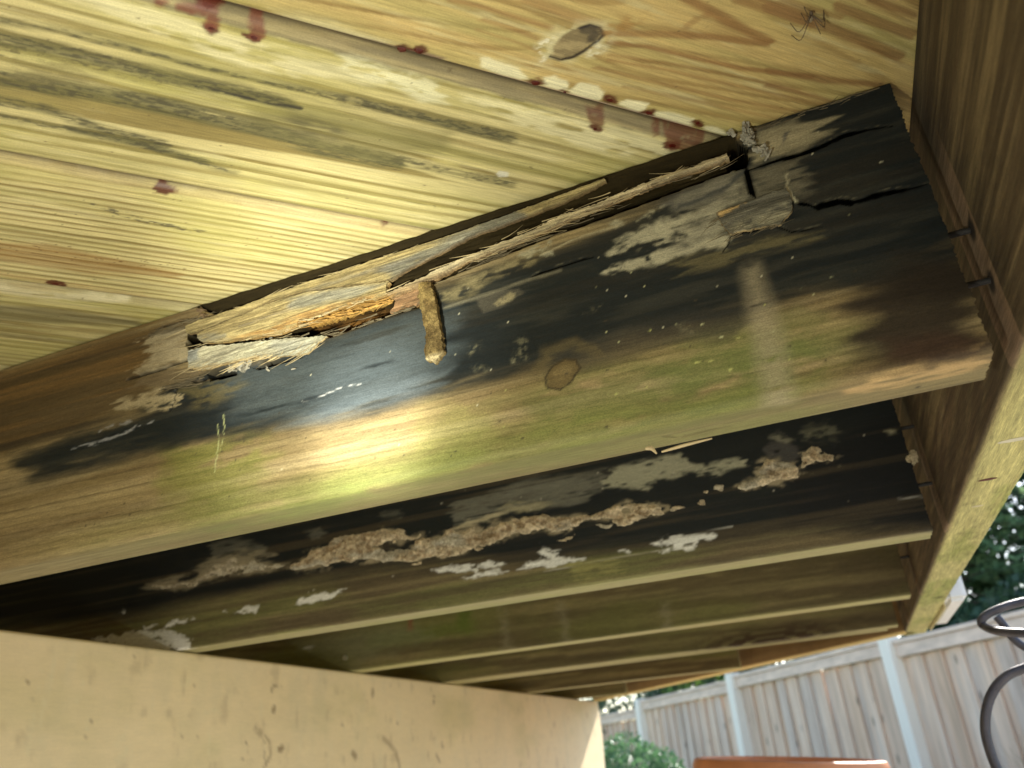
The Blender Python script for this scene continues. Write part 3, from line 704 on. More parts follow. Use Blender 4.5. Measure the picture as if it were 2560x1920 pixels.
    cv.poly(J1('L', [(1560, 940), (1900, 860), (2120, 860), (2000, 1000), (1800, 1080), (1660, 1110)]), (.13, .105, .045), .006, .6, .006, .03, .006, patch=.42, pf=(.012, .003))
    cv.line(J1('L', [(1100, 860), (1320, 790), (1650, 680)]), .0009, (.010, .008, .006), .0007, 1, .001, depth=.004)
    cv.line(J1('L', [(1380, 945), (1500, 930), (1650, 885), (1790, 855)]), .0006, (.008, .007, .006), .0006, 1, .0008, depth=.003)
    cv.line(J1('L', [(1530, 930), (1505, 1010), (1500, 1060), (1475, 1130)]), .0005, (.010, .009, .008), .0005, 1, .0008, depth=.002)
    cv.line(J1('L', [(1290, 480), (1400, 400), (1600, 350), (1700, 325)]), .0006, (.012, .010, .008), .0006, 1, .001, depth=.003)
    cv.line(J1('L', [(1130, 1220), (1000, 1260), (860, 1310)]), .0009, (.33, .33, .34), .0008, .6, .003, patch=.5, pf=(.006, .002))
    cv.line(J1('L', [(1320, 1215), (1180, 1270), (1040, 1340), (870, 1400), (620, 1450)]), .0010, (.36, .36, .38), .0008, .7, .002, patch=.45, pf=(.006, .002))
    cv.line(J1('A', [(990, 1395), (1100, 1360), (1250, 1300), (1390, 1270)]), .0004, (.42, .42, .40), .0004, .8, .0014, patch=.42, pf=(.003, .0015))
    for P in ([(1880, 1250), (1890, 1360), (1880, 1500), (1850, 1659)], [(1930, 1170), (1940, 1280), (1930, 1360), (1910, 1470)]):
        cv.line(J1('L', P), .0005, (.40, .42, .20), .0004, .7, .0006, patch=.4, pf=(.004, .004))
    # bright grain wear bands, knots
    kn = J1('F', [(1182, 838), (1180, 815), (1195, 790), (1218, 776), (1245, 778), (1252, 795), (1238, 820), (1210, 842)])
    cv.poly(kn, (.12, .085, .035), .001, .9, .001)
    cv.poly(J1('F', [(1190, 830), (1192, 805), (1220, 785), (1240, 790), (1225, 815)]), (.17, .125, .055), .001, .9, .001, patch=.3, pf=(.01, .003))
    cv.line(kn + kn[:1], .0007, (.035, .026, .014), .0006, .9, .0006)
    cv.line(J1('F', [(1160, 800), (1180, 760), (1240, 740), (1290, 760)]), .0035, (.11, .085, .04), .003, .6, .002)
    rng = np.random.default_rng(5)
    for b, n, r, c in (((-.45, .19, .09, .33), 60, .00045, (.55, .52, .38)), ((-.10, .19, .06, .27), 22, .0005, (.50, .50, .28)), ((-.5, .17, .09, .24), 50, .0007, (.05, .04, .025)), ((-.16, .185, .04, .235), 14, .0008, (.40, .40, .14))):
        cv.dots(n, b, r, c, rng, .85)
    cv.dots(1, J1('F', [(2020, 885)])[0] * 2, .002, (.03, .02, .015), rng)
    for q in LOWHOLES:
        cv.poly(q, (.004, .004, .003), .0005, 1, .0006, .004, .002, depth=.012, rough=1)
    # ---- relief: decayed hollow behind the split skin
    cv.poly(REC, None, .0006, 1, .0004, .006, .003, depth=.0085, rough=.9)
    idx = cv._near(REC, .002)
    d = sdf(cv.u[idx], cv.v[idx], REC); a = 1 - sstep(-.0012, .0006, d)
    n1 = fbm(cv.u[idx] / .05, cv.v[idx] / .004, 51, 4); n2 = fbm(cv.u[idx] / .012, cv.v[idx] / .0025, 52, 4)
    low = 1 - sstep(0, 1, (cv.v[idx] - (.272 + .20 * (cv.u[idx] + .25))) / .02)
    c = np.array((.022, .0155, .0055))[None] * (.4 + 1.2 * n1[:, None])  # dark rotten floor, the splinter's shadow also painted into this colour
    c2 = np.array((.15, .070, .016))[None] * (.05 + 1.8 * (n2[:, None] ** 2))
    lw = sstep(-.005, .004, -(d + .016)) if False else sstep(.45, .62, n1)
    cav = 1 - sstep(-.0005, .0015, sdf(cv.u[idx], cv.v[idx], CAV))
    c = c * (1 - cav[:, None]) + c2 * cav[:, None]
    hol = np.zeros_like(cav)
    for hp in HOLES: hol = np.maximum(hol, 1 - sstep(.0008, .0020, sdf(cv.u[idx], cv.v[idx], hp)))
    c = c * (1 - .93 * hol[:, None])  # holes blackened further, their inner shade painted in
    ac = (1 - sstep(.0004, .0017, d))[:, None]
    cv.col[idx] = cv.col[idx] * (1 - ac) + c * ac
    cv.rough[idx] = np.maximum(cv.rough[idx], hol)
    cv.depth[idx] *= sstep(.0, .010, H - .0015 - cv.v[idx])
    cv.depth[idx] += a * ((n1 - .5) * .004 + (n2 - .5) * .002) + cav * a * (.010 + (np.round(n2 * 6) / 6 - .5) * .010) + hol * a * .014
    # right hand cracks
    # weathered pale slab above the crack and near it
    cv.poly(J1('C', [(545, 560), (600, 410), (870, 315), (1150, 330), (1200, 420), (1060, 500), (900, 580), (720, 640), (570, 690)]), (.27, .235, .145), .004, .9, .005, .03, .005, patch=.30, pf=(.03, .004), rough=.85)
    cv.poly(J1('C', [(600, 480), (760, 440), (1000, 430), (1150, 400), (1000, 520), (800, 580), (620, 560)]), (.36, .31, .19), .004, .6, .004, .03, .004, patch=.45, pf=(.02, .003))
    cv.poly(J1('C', [(575, 720), (800, 660), (1000, 610), (1050, 760), (960, 900), (900, 940), (840, 860), (640, 920), (580, 860)]), (.145, .13, .088), .006, .85, .006, .03, .006, patch=.33, pf=(.02, .004), rough=.85)
    cv.poly(J1('C', [(0, 900), (300, 740), (510, 690), (570, 880), (590, 950), (300, 1060), (330, 1180), (0, 1380)]), (.20, .185, .135), .005, .55, .004, patch=.35, pf=(.012, .005))
    cv.line(J1('C', [(0, 1000), (200, 930), (350, 860), (480, 740)]), .0022, (.035, .04, .042), .002, .8, .002)
    cv.poly(J1('C', [(0, 1440), (400, 1320), (760, 1230), (1080, 1200), (1100, 1240), (800, 1330), (300, 1470), (0, 1540)]), (.14, .12, .06), .003, .7, .004, .04, .004, patch=.42, pf=(.02, .003))
    cv.poly(J1('C', [(820, 420), (870, 395), (860, 470), (825, 510)]), (.06, .06, .06), .001, .7, .001)
    DKC = (.0015, .0015, .0015)
    crack(J1('C', [(540, 715), (570, 712), (720, 655), (900, 605), (1100, 528), (1300, 438), (1480, 392), (1600, 372), (1680, 362)]), .0012, .0004, .006, .003, depth=.006)
    crack(J1('C', [(720, 655), (900, 610), (1100, 535), (1300, 445), (1480, 398)]), .0016, .0004, .006, .003, depth=.006)
    crack(J1('C', [(520, 690), (535, 760), (550, 830), (570, 900), (600, 940)]), .0022, .0008, .003, .003, depth=.009)
    crack(J1('C', [(600, 945), (650, 925), (760, 885), (830, 868)]), .0007, .0003, .006, .003, depth=.004)
    crack(J1('C', [(835, 870), (860, 930), (930, 975), (1020, 985), (1085, 1015), (1150, 985), (1210, 965), (1280, 960), (1400, 965), (1500, 935), (1700, 880), (1960, 825)]), .0016, .0006, .006, .003, depth=.007)
    crack(J1('C', [(1060, 1000), (1100, 1000), (1250, 960), (1320, 970), (1400, 970)]), .0024, .0006, .006, .003, depth=.009)
    cv.line(J1('C', [(850, 740), (850, 800), (840, 860)]), .0006, (.33, .30, .2), .0006, .8, .0008, patch=.4, pf=(.003, .003))
    cv.line(J1('C', [(845, 860), (865, 915), (920, 960)]), .0012, (.45, .42, .28), .0006, .9, .001, .003, .003, patch=.35, pf=(.003, .003), depth=-.0006)
    crack(J1('C', [(400, 1240), (440, 1225), (600, 1185), (760, 1165), (880, 1200), (1000, 1185), (1120, 1160)]), .0006, .0006, .006, .003, depth=.004)
    crack(J1('C', [(400, 1235), (385, 1300), (340, 1360)]), .0004, .0005, .006, .003, depth=.002)
HOLES = [J1('A', [(185, 920), (275, 900), (300, 985), (520, 965), (670, 945), (680, 985), (500, 1012), (330, 1022), (215, 1045), (180, 1000)]), J1('A', [(830, 925), (960, 850), (1010, 865), (990, 940), (930, 968), (850, 945)]),
         J1('A', [(1150, 860), (1600, 690), (1640, 700), (1560, 760), (1300, 850), (1180, 900)]), J1('C', [(375, 600), (400, 500), (525, 530), (545, 640), (520, 695), (385, 705)]), J1('A', [(270, 745), (385, 785), (380, 830), (275, 800)]),
         J1('B', [(100, 1130), (560, 915), (960, 765), (1500, 530), (2170, 305), (2190, 345), (1640, 550), (960, 790), (560, 952), (130, 1130)])]
LOWHOLES = [J1('A', [(330, 1195), (430, 1160), (530, 1180), (525, 1212), (345, 1245)]), J1('A', [(655, 1160), (700, 1110), (1000, 1078), (860, 1118), (690, 1168)])]
CAV = J1('A', [(850, 925), (960, 845), (1130, 800), (1300, 760), (1480, 700), (1600, 700), (1780, 700), (1700, 762), (1560, 808), (1400, 868), (1200, 940), (930, 966)])
for tries in (1,):
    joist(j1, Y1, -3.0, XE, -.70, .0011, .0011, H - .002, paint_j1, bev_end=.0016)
def face1(u, v, d): return (u, Y1 - d, v)
def grainy(amp, fu, fv, base=0, seed=1):
    return lambda u, v, dist: base + amp * (fbm(u / fu, (v - .45 * u) / fv, seed, 4) - .5) * 2
def wood_paint(a, b, fu, fv, seed, extra=None, slope=.45, rough=.75):
    def f(cv):
        k = sstep(.32, .68, fbm(cv.u / fu, (cv.v - slope * cv.u) / fv, seed, 4))
        cv.col[:] = np.array(a)[None] * (1 - k[:, None]) + np.array(b)[None] * k[:, None]
        cv.rough[:] = rough
        if extra: extra(cv)
    return f
slope_v = (J1('A', [(1780, 330)])[0][1] - J1('A', [(280, 850)])[0][1]) / (J1('A', [(1780, 330)])[0][0] - J1('A', [(280, 850)])[0][0])
def skin(name, shape, base, thick, a, b, seed, extra=None, amp=.0006, jag=.0003, step=.0014, edge=None, label=None, slope=None, mat=ROTX, taper=0, tilt=0):
    sl = slope_v if slope is None else slope
    A = np.array(shape); cu, cvv = A.mean(0)
    def fr(u, v, dist):
        return base + amp * (fbm(u / .06, (v - sl * u) / .0028, seed, 4) - .5) * 2 + tilt * (v - sl * (u - cu) - cvv)
    return plate(name, shape, face1, fr, thick, wood_paint(a, b, .10, .0035, seed + 3, extra, sl), mat, j1, step, jag, seed, taper, label, edge)
PA = J1('A', [(200, 887), (280, 850), (550, 762), (800, 668), (1090, 568), (1250, 518), (1500, 428), (1780, 340)]) + J1('B', [(190, 836), (600, 690), (1000, 545), (1200, 468), (1310, 424), (1318, 432), (1180, 505), (1010, 582), (700, 702), (370, 818), (150, 935)]) + \
     J1('A', [(1690, 500), (1600, 560), (1300, 600), (1000, 640), (800, 700), (500, 825), (300, 908), (205, 932)])
def xa(cv):
    cv.poly(J1('A', [(1500, 500), (1780, 380), (2212, 200), (2500, 60), (2500, 180), (2212, 260), (1850, 450), (1650, 540)]), (.15, .145, .115), .003, .9, .004, .03, .004, patch=.22, pf=(.03, .003))
    cv.line(J1('A', [(900, 690), (1200, 590), (1500, 500), (1800, 420)]), .0012, (.16, .15, .13), .002, .7, .002)
skin('splinter', PA, .0036, .0050, (.40, .32, .15), (.29, .225, .10), 5, xa, tilt=.03, edge=(.16, .10, .04), label='long pale splinter peeled along the top of the joist')
PB = J1('A', [(270, 935), (300, 916), (500, 834), (800, 709), (1000, 650), (1300, 609), (1590, 570), (1572, 592), (1570, 648), (1480, 690), (1390, 680), (1330, 722), (1210, 750), (1130, 785), (1060, 800), (970, 835), (955, 870), (830, 922), (650, 950), (520, 965), (420, 990), (300, 985), (268, 960)])
def xb(cv):
    cv.poly(J1('A', [(880, 700), (1100, 640), (1560, 590), (1400, 670), (1100, 740), (930, 760)]), (.24, .235, .19), .003, .85, .003, .03, .004, patch=.3, pf=(.02, .003))
    cv.poly(J1('A', [(500, 960), (700, 900), (960, 800), (1300, 710), (1560, 640), (1500, 690), (1100, 800), (800, 930)]), (.46, .26, .085), .002, .8, .003, .03, .003, patch=.38, pf=(.02, .0015))
    cv.poly(J1('A', [(280, 950), (420, 910), (440, 980), (300, 985)]), (.26, .25, .20), .002, .7, .003, patch=.35, pf=(.01, .003))
    cv.line(J1('A', [(560, 880), (800, 800), (900, 770), (910, 740)]), .0006, (.15, .13, .11), .001, .8, .001)
skin('splinter', PB, .0020, .005, (.43, .345, .165), (.32, .25, .115), 9, xb, edge=(.42, .25, .08), label='broad split slab above the hollow, orange at its lower edge')
PC = J1('A', [(985, 846), (1060, 850), (1140, 822), (1210, 806), (1300, 772), (1400, 738), (1500, 712), (1575, 668), (1560, 645), (1390, 660), (1130, 765), (1000, 815)])
skin('rotten_flake', PC, -.0035, .004, (.50, .33, .09), (.36, .20, .05), 13, None, .0012, .0007, .0012, edge=(.40, .22, .05))
PC2 = J1('A', [(1580, 655), (1700, 600), (1850, 562), (1890, 580), (1800, 632), (1815, 680), (1760, 720), (1740, 715), (1650, 745), (1600, 787), (1580, 768), (1625, 690)])
skin('rotten_flake', PC2, -.002, .004, (.40, .24, .12), (.25, .14, .07), 17, None, .0010, .0006, .0012, edge=(.36, .20, .06))
skin('rotten_flake', J1('A', [(665, 980), (760, 945), (860, 940), (1000, 958), (930, 985), (800, 990), (690, 1000)]), -.002, .003, (.30, .30, .24), (.20, .19, .15), 19, None, .001, .0006, .0012)
PL = J1('A', [(1575, 660), (1700, 600)]) + J1('B', [(0, 1122), (200, 1022), (560, 872), (800, 782), (1000, 674), (1200, 610), (1500, 486), (1700, 404), (1900, 342), (2150, 242), (2166, 272), (2000, 326), (1690, 430), (1500, 508), (1250, 608), (1060, 684), (960, 738), (860, 776), (700, 846), (560, 898), (330, 984), (205, 1056), (100, 1118), (60, 1150), (-80, 1195), (-170, 1235)])
def xl(cv):
    k = sstep(.0008, .0040, cv.dist)
    up = sstep(-.2, .8, (cv.v - (J1('B', [(0, 1150)])[0][1] + slope_v * (cv.u - J1('B', [(0, 1150)])[0][0]))) / .006)
    cv.mask(up * .75, (.50, .42, .26))
    cv.mask((1 - up) * .6, (.30, .18, .08))
skin('splinter', PL, .0022, .006, (.42, .34, .20), (.30, .22, .12), 21, xl, .0005, .0005, .0013, edge=(.30, .18, .07), label='long ragged ridge of split wood left standing between two hollows')
PE = J1('A', [(213, 1052), (330, 1022), (500, 1010), (700, 988), (840, 974), (1000, 962), (1165, 950), (1100, 1000), (1030, 1070), (900, 1085), (700, 1102), (560, 1130), (430, 1150), (340, 1180), (250, 1180), (216, 1168)])
def fe(cv):
    cv.poly(J1('A', [(215, 1050), (300, 1030), (300, 1110), (216, 1140)]), (.22, .23, .22), .002, .8, .002)
    cv.line(J1('A', [(250, 1180), (430, 1150), (700, 1100)]), .0012, (.45, .30, .11), .001, .7, .001)
    cv.poly(J1('A', [(780, 990), (1100, 960), (1040, 1060), (820, 1080)]), (.34, .34, .29), .004, .6, .003)
skin('splinter', PE, .0032, .0028, (.47, .44, .31), (.34, .31, .22), 25, fe, .0006, .0004, .0013, edge=(.40, .27, .10), label='short grey strip of skin lifted away below the split', slope=.28)
PG = J1('A', [(1808, 600), (1830, 588), (1890, 588), (1915, 660), (1945, 760), (1965, 880), (1978, 1000), (1985, 1060), (1965, 1085), (1922, 1137), (1860, 1117), (1855, 1070), (1872, 960), (1850, 820), (1812, 690)])
def fg(cv):
    vt = (cv.v - PG[0][1]) / (PG[9][1] - PG[0][1])
    cv.col[:] = cv.col * (1 - .45 * sstep(.35, .8, vt)[:, None])
    cv.mask(sstep(.90, .95, vt), (.36, .29, .16)); cv.rough[:] = .9
plate('peeled_strip', PG, face1, lambda u, v, d: .0058 + .0025 * np.sin((v - .25) * 70) + .0007 * (fbm(u / .004, v / .004, 4, 3) - .5) + np.minimum(d, .004) * .4,
      .0045, wood_paint((.30, .215, .085), (.155, .105, .042), .006, .010, 33, fg, 0), RUST, j1, .0012, .0006, 33, label='narrow brown strip hanging down from the split', edge=(.20, .14, .055))
PJ = J1('C', [(290, 1068), (520, 988), (700, 920), (838, 872), (880, 940), (892, 1040), (850, 1090), (800, 1150), (700, 1165), (580, 1190), (480, 1205), (400, 1230), (360, 1190), (325, 1140)])
def fj(cv):
    cv.poly(J1('C', [(290, 1068), (520, 988), (400, 1060), (330, 1100)]), (.50, .34, .14), .0005, 1)
    cv.poly(J1('C', [(420, 1200), (600, 1090), (820, 1000), (800, 1150), (600, 1190)]), (.36, .33, .22), .003, .8, .004, patch=.42, pf=(.006, .003))
skin('rot_plate', PJ, .0028, .0035, (.145, .135, .10), (.10, .095, .075), 37, fj, .0003, .0003, .0014, edge=(.48, .33, .13), label='flat lifted plate of grey skin with a fresh orange edge', slope=.3)
# crumbs of fibre caught under the lifted strip and at the broken end of the ridge
CRUMB = plain('grey_fibre', (.26, .24, .19), .9, .4, 300, .4)
def crumbs(crop, boxp, n, size, seed, lift=(.001, .006), name='crumb', mat=CRUMB):
    rng = np.random.default_rng(seed)
    P = J1(crop, boxp)
    for _ in range(n):
        w = rng.dirichlet(np.ones(len(P))); c = sum(np.array(p) * a for p, a in zip(P, w))
        L = size * rng.uniform(.5, 1.4); W = L * rng.uniform(.25, .5); T = L * rng.uniform(.1, .25)
        q = rng.normal(size=4); q /= np.linalg.norm(q)
        from mathutils import Quaternion
        M = Quaternion(q).to_matrix()
        vs = []
        for sx in (-1, 0, 1):
            ww = W * (1 if sx else 1.3) * rng.uniform(.6, 1)
            for sy, sz in ((-1, -1), (1, -1), (1, 1), (-1, 1)):
                p = M @ Vector((sx * L / 2, sy * ww / 2, sz * T / 2))
                vs.append((c[0] + p.x, Y1 - rng.uniform(*lift) * .2 - lift[0] + p.y, c[1] + p.z))
        fs = [(0, 1, 2, 3), (11, 10, 9, 8)] + [(i * 4 + j, (i + 1) * 4 + j, (i + 1) * 4 + (j + 1) % 4, i * 4 + (j + 1) % 4) for i in (0, 1) for j in range(4)]
        mesh_obj(name, np.array(vs), fs, mat, j1)
crumbs('A', [(430, 1150), (680, 1110), (660, 1180), (520, 1210)], 16, .006, 3)
crumbs('A', [(740, 1150), (780, 1150), (760, 1190)], 3, .003, 4)
crumbs('A', [(920, 1165), (950, 1165), (940, 1190)], 2, .003, 5)
crumbs('C', [(480, 370), (580, 400), (600, 540), (490, 520)], 34, .006, 6, (.002, .010), 'fibre_shred')
crumbs('C', [(570, 540), (660, 560), (740, 650), (700, 620)], 12, .006, 7, (.002, .006), 'fibre_shred')
crumbs('C', [(380, 430), (430, 430), (420, 480)], 5, .005, 8, (.002, .006), 'fibre_shred')
crumbs('A', [(270, 745), (390, 790), (300, 830)], 6, .006, 9, (.000, .003), 'fibre_shred', plain('brown_fibre', (.14, .09, .045), .9, .4, 300, .4))
# thin sliver springing off the bottom edge, and a curled one beside it
def sliver(path, w, mat, label=None):
    tube('sliver', spline(path, 5), [w * (.4 + .6 * math.sin(math.pi * min(1, .1 + .9 * i / (5 * (len(path) - 1))))) for i in range(5 * (len(path) - 1) + 1)], mat, j1, 6, label)
SLV = plain('pale_sliver', (.42, .33, .19), .8, .2, 200, .2)
def j1p(crop, x, y, lift=.001): 
    u, v = J1(crop, [(x, y)])[0]; return (u, Y1 - lift, v)
sliver([j1p('E', 985, 366, .002), j1p('E', 1150, 318, .002), j1p('E', 1330, 270, .001)], .0009, SLV)
sliver([j1p('E', 880, 352, .004), j1p('E', 920, 350, .004), j1p('E', 955, 385, .004)], .0012, SLV)
FIB = plain('split_fibre', (.36, .285, .155), .85, .5, 200, .3, stretch=(.1, 1, 1)); FIBD = plain('dark_split_fibre', (.12, .095, .055), .85, .5, 200, .3, stretch=(.1, 1, 1))
def fibres(crop, line, n, Lr, Wr, seed, mat, lift=(.001, .004), spread=.0015, slope=None, curl=.004):
    rng = np.random.default_rng(seed); P = J1(crop, line); vs = []; fs = []
    sl = slope_v if slope is None else slope
    for _ in range(n):
        i = int(rng.integers(len(P) - 1)); t = rng.uniform(); c = np.array(P[i]) * (1 - t) + np.array(P[i + 1]) * t + rng.normal(size=2) * (spread * 2, spread)
        L = rng.uniform(*Lr); W = rng.uniform(*Wr); sgn = rng.choice((-1, 1)); an = sl + rng.normal() * .07
        d = np.array((1, an)); d /= np.linalg.norm(d); nn = np.array((-d[1], d[0])); l0 = rng.uniform(*lift); cu = rng.uniform(-.3, 1) * curl; cz = rng.normal() * curl * .5
        k0 = len(vs)
        for j in range(4):
            q = j / 3; w = W * (1 - q) ** .8 * .5 + .00008; pc = c + sgn * d * L * q + nn * cz * q * q
            y = Y1 - l0 - cu * q * q
            for a_, b_ in ((1, 0), (0, -1), (-1, 0), (0, 1)): vs.append((pc[0] + nn[0] * w * a_, y + w * .5 * b_, pc[1] + nn[1] * w * a_))
        for j in range(3):
            for e in range(4): fs.append((k0 + j * 4 + e, k0 + j * 4 + (e + 1) % 4, k0 + j * 4 + 4 + (e + 1) % 4, k0 + j * 4 + 4 + e))
    o = mesh_obj('fibre', np.array(vs), fs, mat, j1); o['kind'] = 'stuff'
fibres('A', [(300, 985), (520, 968), (830, 925), (960, 855), (1130, 790), (1390, 690), (1560, 655)], 48, (.006, .028), (.0005, .0014), 1, FIB, (-.002, .002))
fibres('A', [(200, 890), (550, 765), (1090, 572), (1780, 345)], 45, (.008, .035), (.0004, .0011), 2, FIB, (.0, .003))
fibres('A', [(220, 1170), (430, 1155), (700, 1105), (1030, 1072)], 40, (.005, .02), (.0004, .0012), 3, FIB, (.002, .004), .001, .25)
fibres('B', [(100, 1135), (560, 905), (960, 750), (1500, 515), (2170, 285)], 34, (.006, .03), (.0003, .0008), 4, FIB, (-.001, .003))
fibres('B', [(130, 1130), (560, 930), (960, 775), (1500, 530), (2170, 300)], 40, (.006, .03), (.0003, .0009), 14, FIBD, (-.003, .001))
fibres('B', [(0, 1120), (560, 872), (1000, 674), (1500, 486), (2150, 242)], 26, (.006, .03), (.0003, .0007), 5, FIB, (.001, .004))
fibres('A', [(930, 960), (1200, 935), (1560, 800), (1750, 735)], 45, (.005, .022), (.0005, .0014), 6, FIBD, (-.004, .001))
fibres('A', [(1000, 850), (1300, 790), (1580, 690)], 40, (.005, .02), (.0005, .0014), 7, plain('orange_fibre', (.36, .20, .05), .85, .5, 200, .3), (-.003, .002))
fibres('L', [(1270, 480), (1640, 380), (1720, 330)], 35, (.006, .03), (.0004, .0011), 8, FIBD, (.0, .002))
fibres('L', [(1390, 945), (1640, 890), (1800, 850)], 24, (.005, .02), (.0004, .001), 9, FIBD, (.0, .002))
fibres('C', [(290, 1070), (400, 1230), (600, 1185), (800, 1150)], 30, (.004, .014), (.0003, .0008), 10, FIBD, (.0, .003), .001, .3)
fibres('C', [(600, 405), (870, 312), (1150, 215), (1690, 35)], 26, (.005, .02), (.0003, .0008), 11, FIBD, (.0, .002), .0006)
NAILM = plain('old_nail', (.035, .033, .035), .6, .3, 200, .2, .4)
def nails(parent, Y, Fs):
    for F in Fs:
        y, z = on_rim(*F); y = Y + .012
        tube('nail', [(XE - .02, y, z), (XR + .001, y, z)], .0019, NAILM, parent, 8)
nails(j1, Y1, [((1740 * .25 + 1659), 345 * .25 + 414.75), ((1910 * .25 + 1659), 785 * .25 + 414.75)])

# ---- second joist: black rot under a tan fungus crust, white paint smears
j2 = thing_joist('second joist from the camera, crusted with tan fungus and smeared with white paint', Y2)
CR_OUT = [(340, 1020), (430, 958), (560, 868), (700, 808), (900, 768), (1000, 746), (1090, 753), (1150, 788), (1268, 802), (1240, 822), (1150, 830), (1000, 855), (925, 872), (1000, 897), (1120, 902), (1190, 880), (1200, 838), (1330, 823), (1450, 768), (1600, 738), (1750, 735), (1880, 688), (1990, 668), (2120, 656), (2160, 680), (2240, 690),
          (2240, 760), (2060, 772), (1900, 802), (1750, 842), (1650, 872), (1560, 912), (1480, 932), (1370, 952), (1290, 962), (1180, 977), (1030, 982), (900, 972), (700, 987), (500, 1022), (400, 1052)]
CR2 = [(180, 815), (300, 808), (430, 798), (500, 788), (580, 768), (660, 738), (760, 713), (860, 718), (872, 748), (930, 713), (1002, 738), (995, 790), (900, 812), (800, 842), (690, 872), (640, 832), (540, 832), (440, 852), (380, 882), (260, 922), (180, 905)]
CR3 = [(1515, 600), (1560, 550), (1650, 520), (1640, 470), (1700, 418), (1780, 428), (1900, 448), (1925, 548), (1850, 562), (1700, 582), (1620, 612), (1580, 632)]
CR4 = [(1928, 445), (1960, 370), (2040, 330), (2120, 368), (2205, 400), (2170, 432), (2060, 422), (1980, 492), (1930, 482)]
CR5 = [(-640, 1150), (-480, 1125), (-330, 1120), (-260, 1060), (-160, 1000), (-60, 960), (40, 985), (100, 960), (180, 1000), (310, 1005), (325, 1025), (150, 1052), (0, 1050), (-160, 1090), (-300, 1140), (-420, 1165), (-600, 1168)]
WHITE = (.74, .74, .70)
def paint_j2(cv):
    u, v = cv.u, cv.v
    streaks(cv, (.165, .130, .070), (.095, .074, .042), .35, .008, 101, .3, .7)
    tint(cv, (.27, .23, .11), .25, .005, 102, .5, .75, .7)
    tint(cv, (.17, .185, .06), .20, .03, 103, .5, .75, .5)
    cv.mask(sstep(ZB + .0005, ZB - .001, v) * .9, (.36, .33, .165))  # underside paler, light bounced off the ground put into the colour
    tint(cv, (.30, .30, .12), .1, .02, 104, .45, .7, .6, sstep(ZB + .006, ZB, v))
    rot = J2('F', [(-200, 1000), (2100, 600), (2200, 1100), (2040, 1150), (1960, 1120), (1800, 1130), (1500, 1170), (1200, 1205), (1000, 1215), (800, 1235), (600, 1265), (420, 1300), (300, 1330), (100, 1350), (-200, 1350)])
    cv.poly(rot, (.0060, .0095, .0125), .014, .97, .006, .08, .010, rough=.55)
    cv.poly(J2('F', [(1700, 1000), (2050, 850), (2080, 1150), (1900, 1150), (1700, 1130)]), (.008, .009, .011), .014, .95, .006)
    k = sstep(.5, .72, fbm(u / .3, v / .006, 105, 4)) * .55
    cv.mask(k * (v > ZB), (.075, .058, .034))
    for a, al in (([(1500, 570), (1900, 480), (2212, 420), (2400, 420), (2400, 560), (2212, 600), (1900, 640), (1600, 700), (1460, 720), (1440, 640)], .75), ([(-200, 850), (0, 830), (160, 860), (190, 930), (0, 950), (-200, 1000)], .5),
                  ([(450, 780), (560, 740), (600, 800), (500, 830)], .5), ([(950, 660), (1100, 630), (1110, 670), (950, 690)], .4)):
        cv.poly(J2('D', a), (.17, .165, .13), .004, al, .006, .04, .004, patch=.36, pf=(.04, .003))
    cv.poly(J2('E', [(-200, 640), (0, 560), (600, 470), (580, 630), (250, 690), (0, 700), (-200, 760)]), (.15, .145, .115), .004, .75, .006, .04, .004, patch=.36, pf=(.04, .003))
    cv.poly(J2('E', [(560, 620), (600, 490), (800, 440), (980, 400), (1100, 370), (1200, 420), (1300, 450), (1500, 400), (1570, 400), (1560, 450), (1340, 520), (1280, 530), (1180, 490), (1050, 540), (950, 560), (900, 620), (850, 600), (700, 610)]), (.34, .33, .235), .003, .9, .006, .02, .006, patch=.33, pf=(.015, .004), rough=.85)
    cv.poly(J2('E', [(0, 720), (100, 700), (250, 705), (180, 740), (0, 790)]), (.24, .22, .14), .002, .8, .005, patch=.35, pf=(.03, .003))
    cv.poly(J2('D', [(1480, 760), (1560, 690), (1800, 640), (1850, 640), (1700, 700), (1560, 750)]), (.42, .37, .24), .002, .9, .004, .02, .003, patch=.33, pf=(.03, .003))
    cv.poly(J2('D', [(1760, 620), (1860, 560), (2160, 570), (2100, 610), (1950, 640)]), (.30, .27, .17), .002, .8, .004, .02, .003, patch=.38, pf=(.03, .003))
    cv.poly(J2('E', [(1720, 240), (1800, 230), (1920, 290), (1880, 310), (1780, 280)]), (.20, .19, .14), .003, .8, .004, patch=.3, pf=(.015, .005))
    cv.poly(J2('E', [(1960, 200), (2120, 160), (2180, 230), (2100, 290), (1960, 260)]), (.15, .145, .10), .006, .8, .006, patch=.40, pf=(.015, .006))
    kn = J2('E', [(1680, 350), (1720, 290), (1800, 290), (1920, 320), (1940, 380), (1900, 420), (1800, 430), (1720, 400)])
    cv.poly(kn, (.055, .052, .050), .002, .95, .001, rough=.6)
    cv.dots(1, J2('E', [(1775, 355)])[0] * 2, .004, (.01, .01, .01), np.random.default_rng(1))
    for cc_, sh_ in (('D', CR_OUT), ('E', CR2), ('E', CR3), ('E', CR4), ('D', CR5)):
        cv.poly(J2(cc_, sh_), (.34, .285, .185), .0035, .85, .009, .02, .008, patch=.40, pf=(.012, .004), rough=.85)
    cv.poly(J2('D', [(-700, 1160), (-500, 1080), (-300, 1030), (-100, 900), (120, 890), (330, 1000), (200, 1060), (-100, 1080), (-400, 1180)]), (.26, .225, .15), .004, .8, .008, .04, .005, patch=.42, pf=(.03, .003), rough=.85)
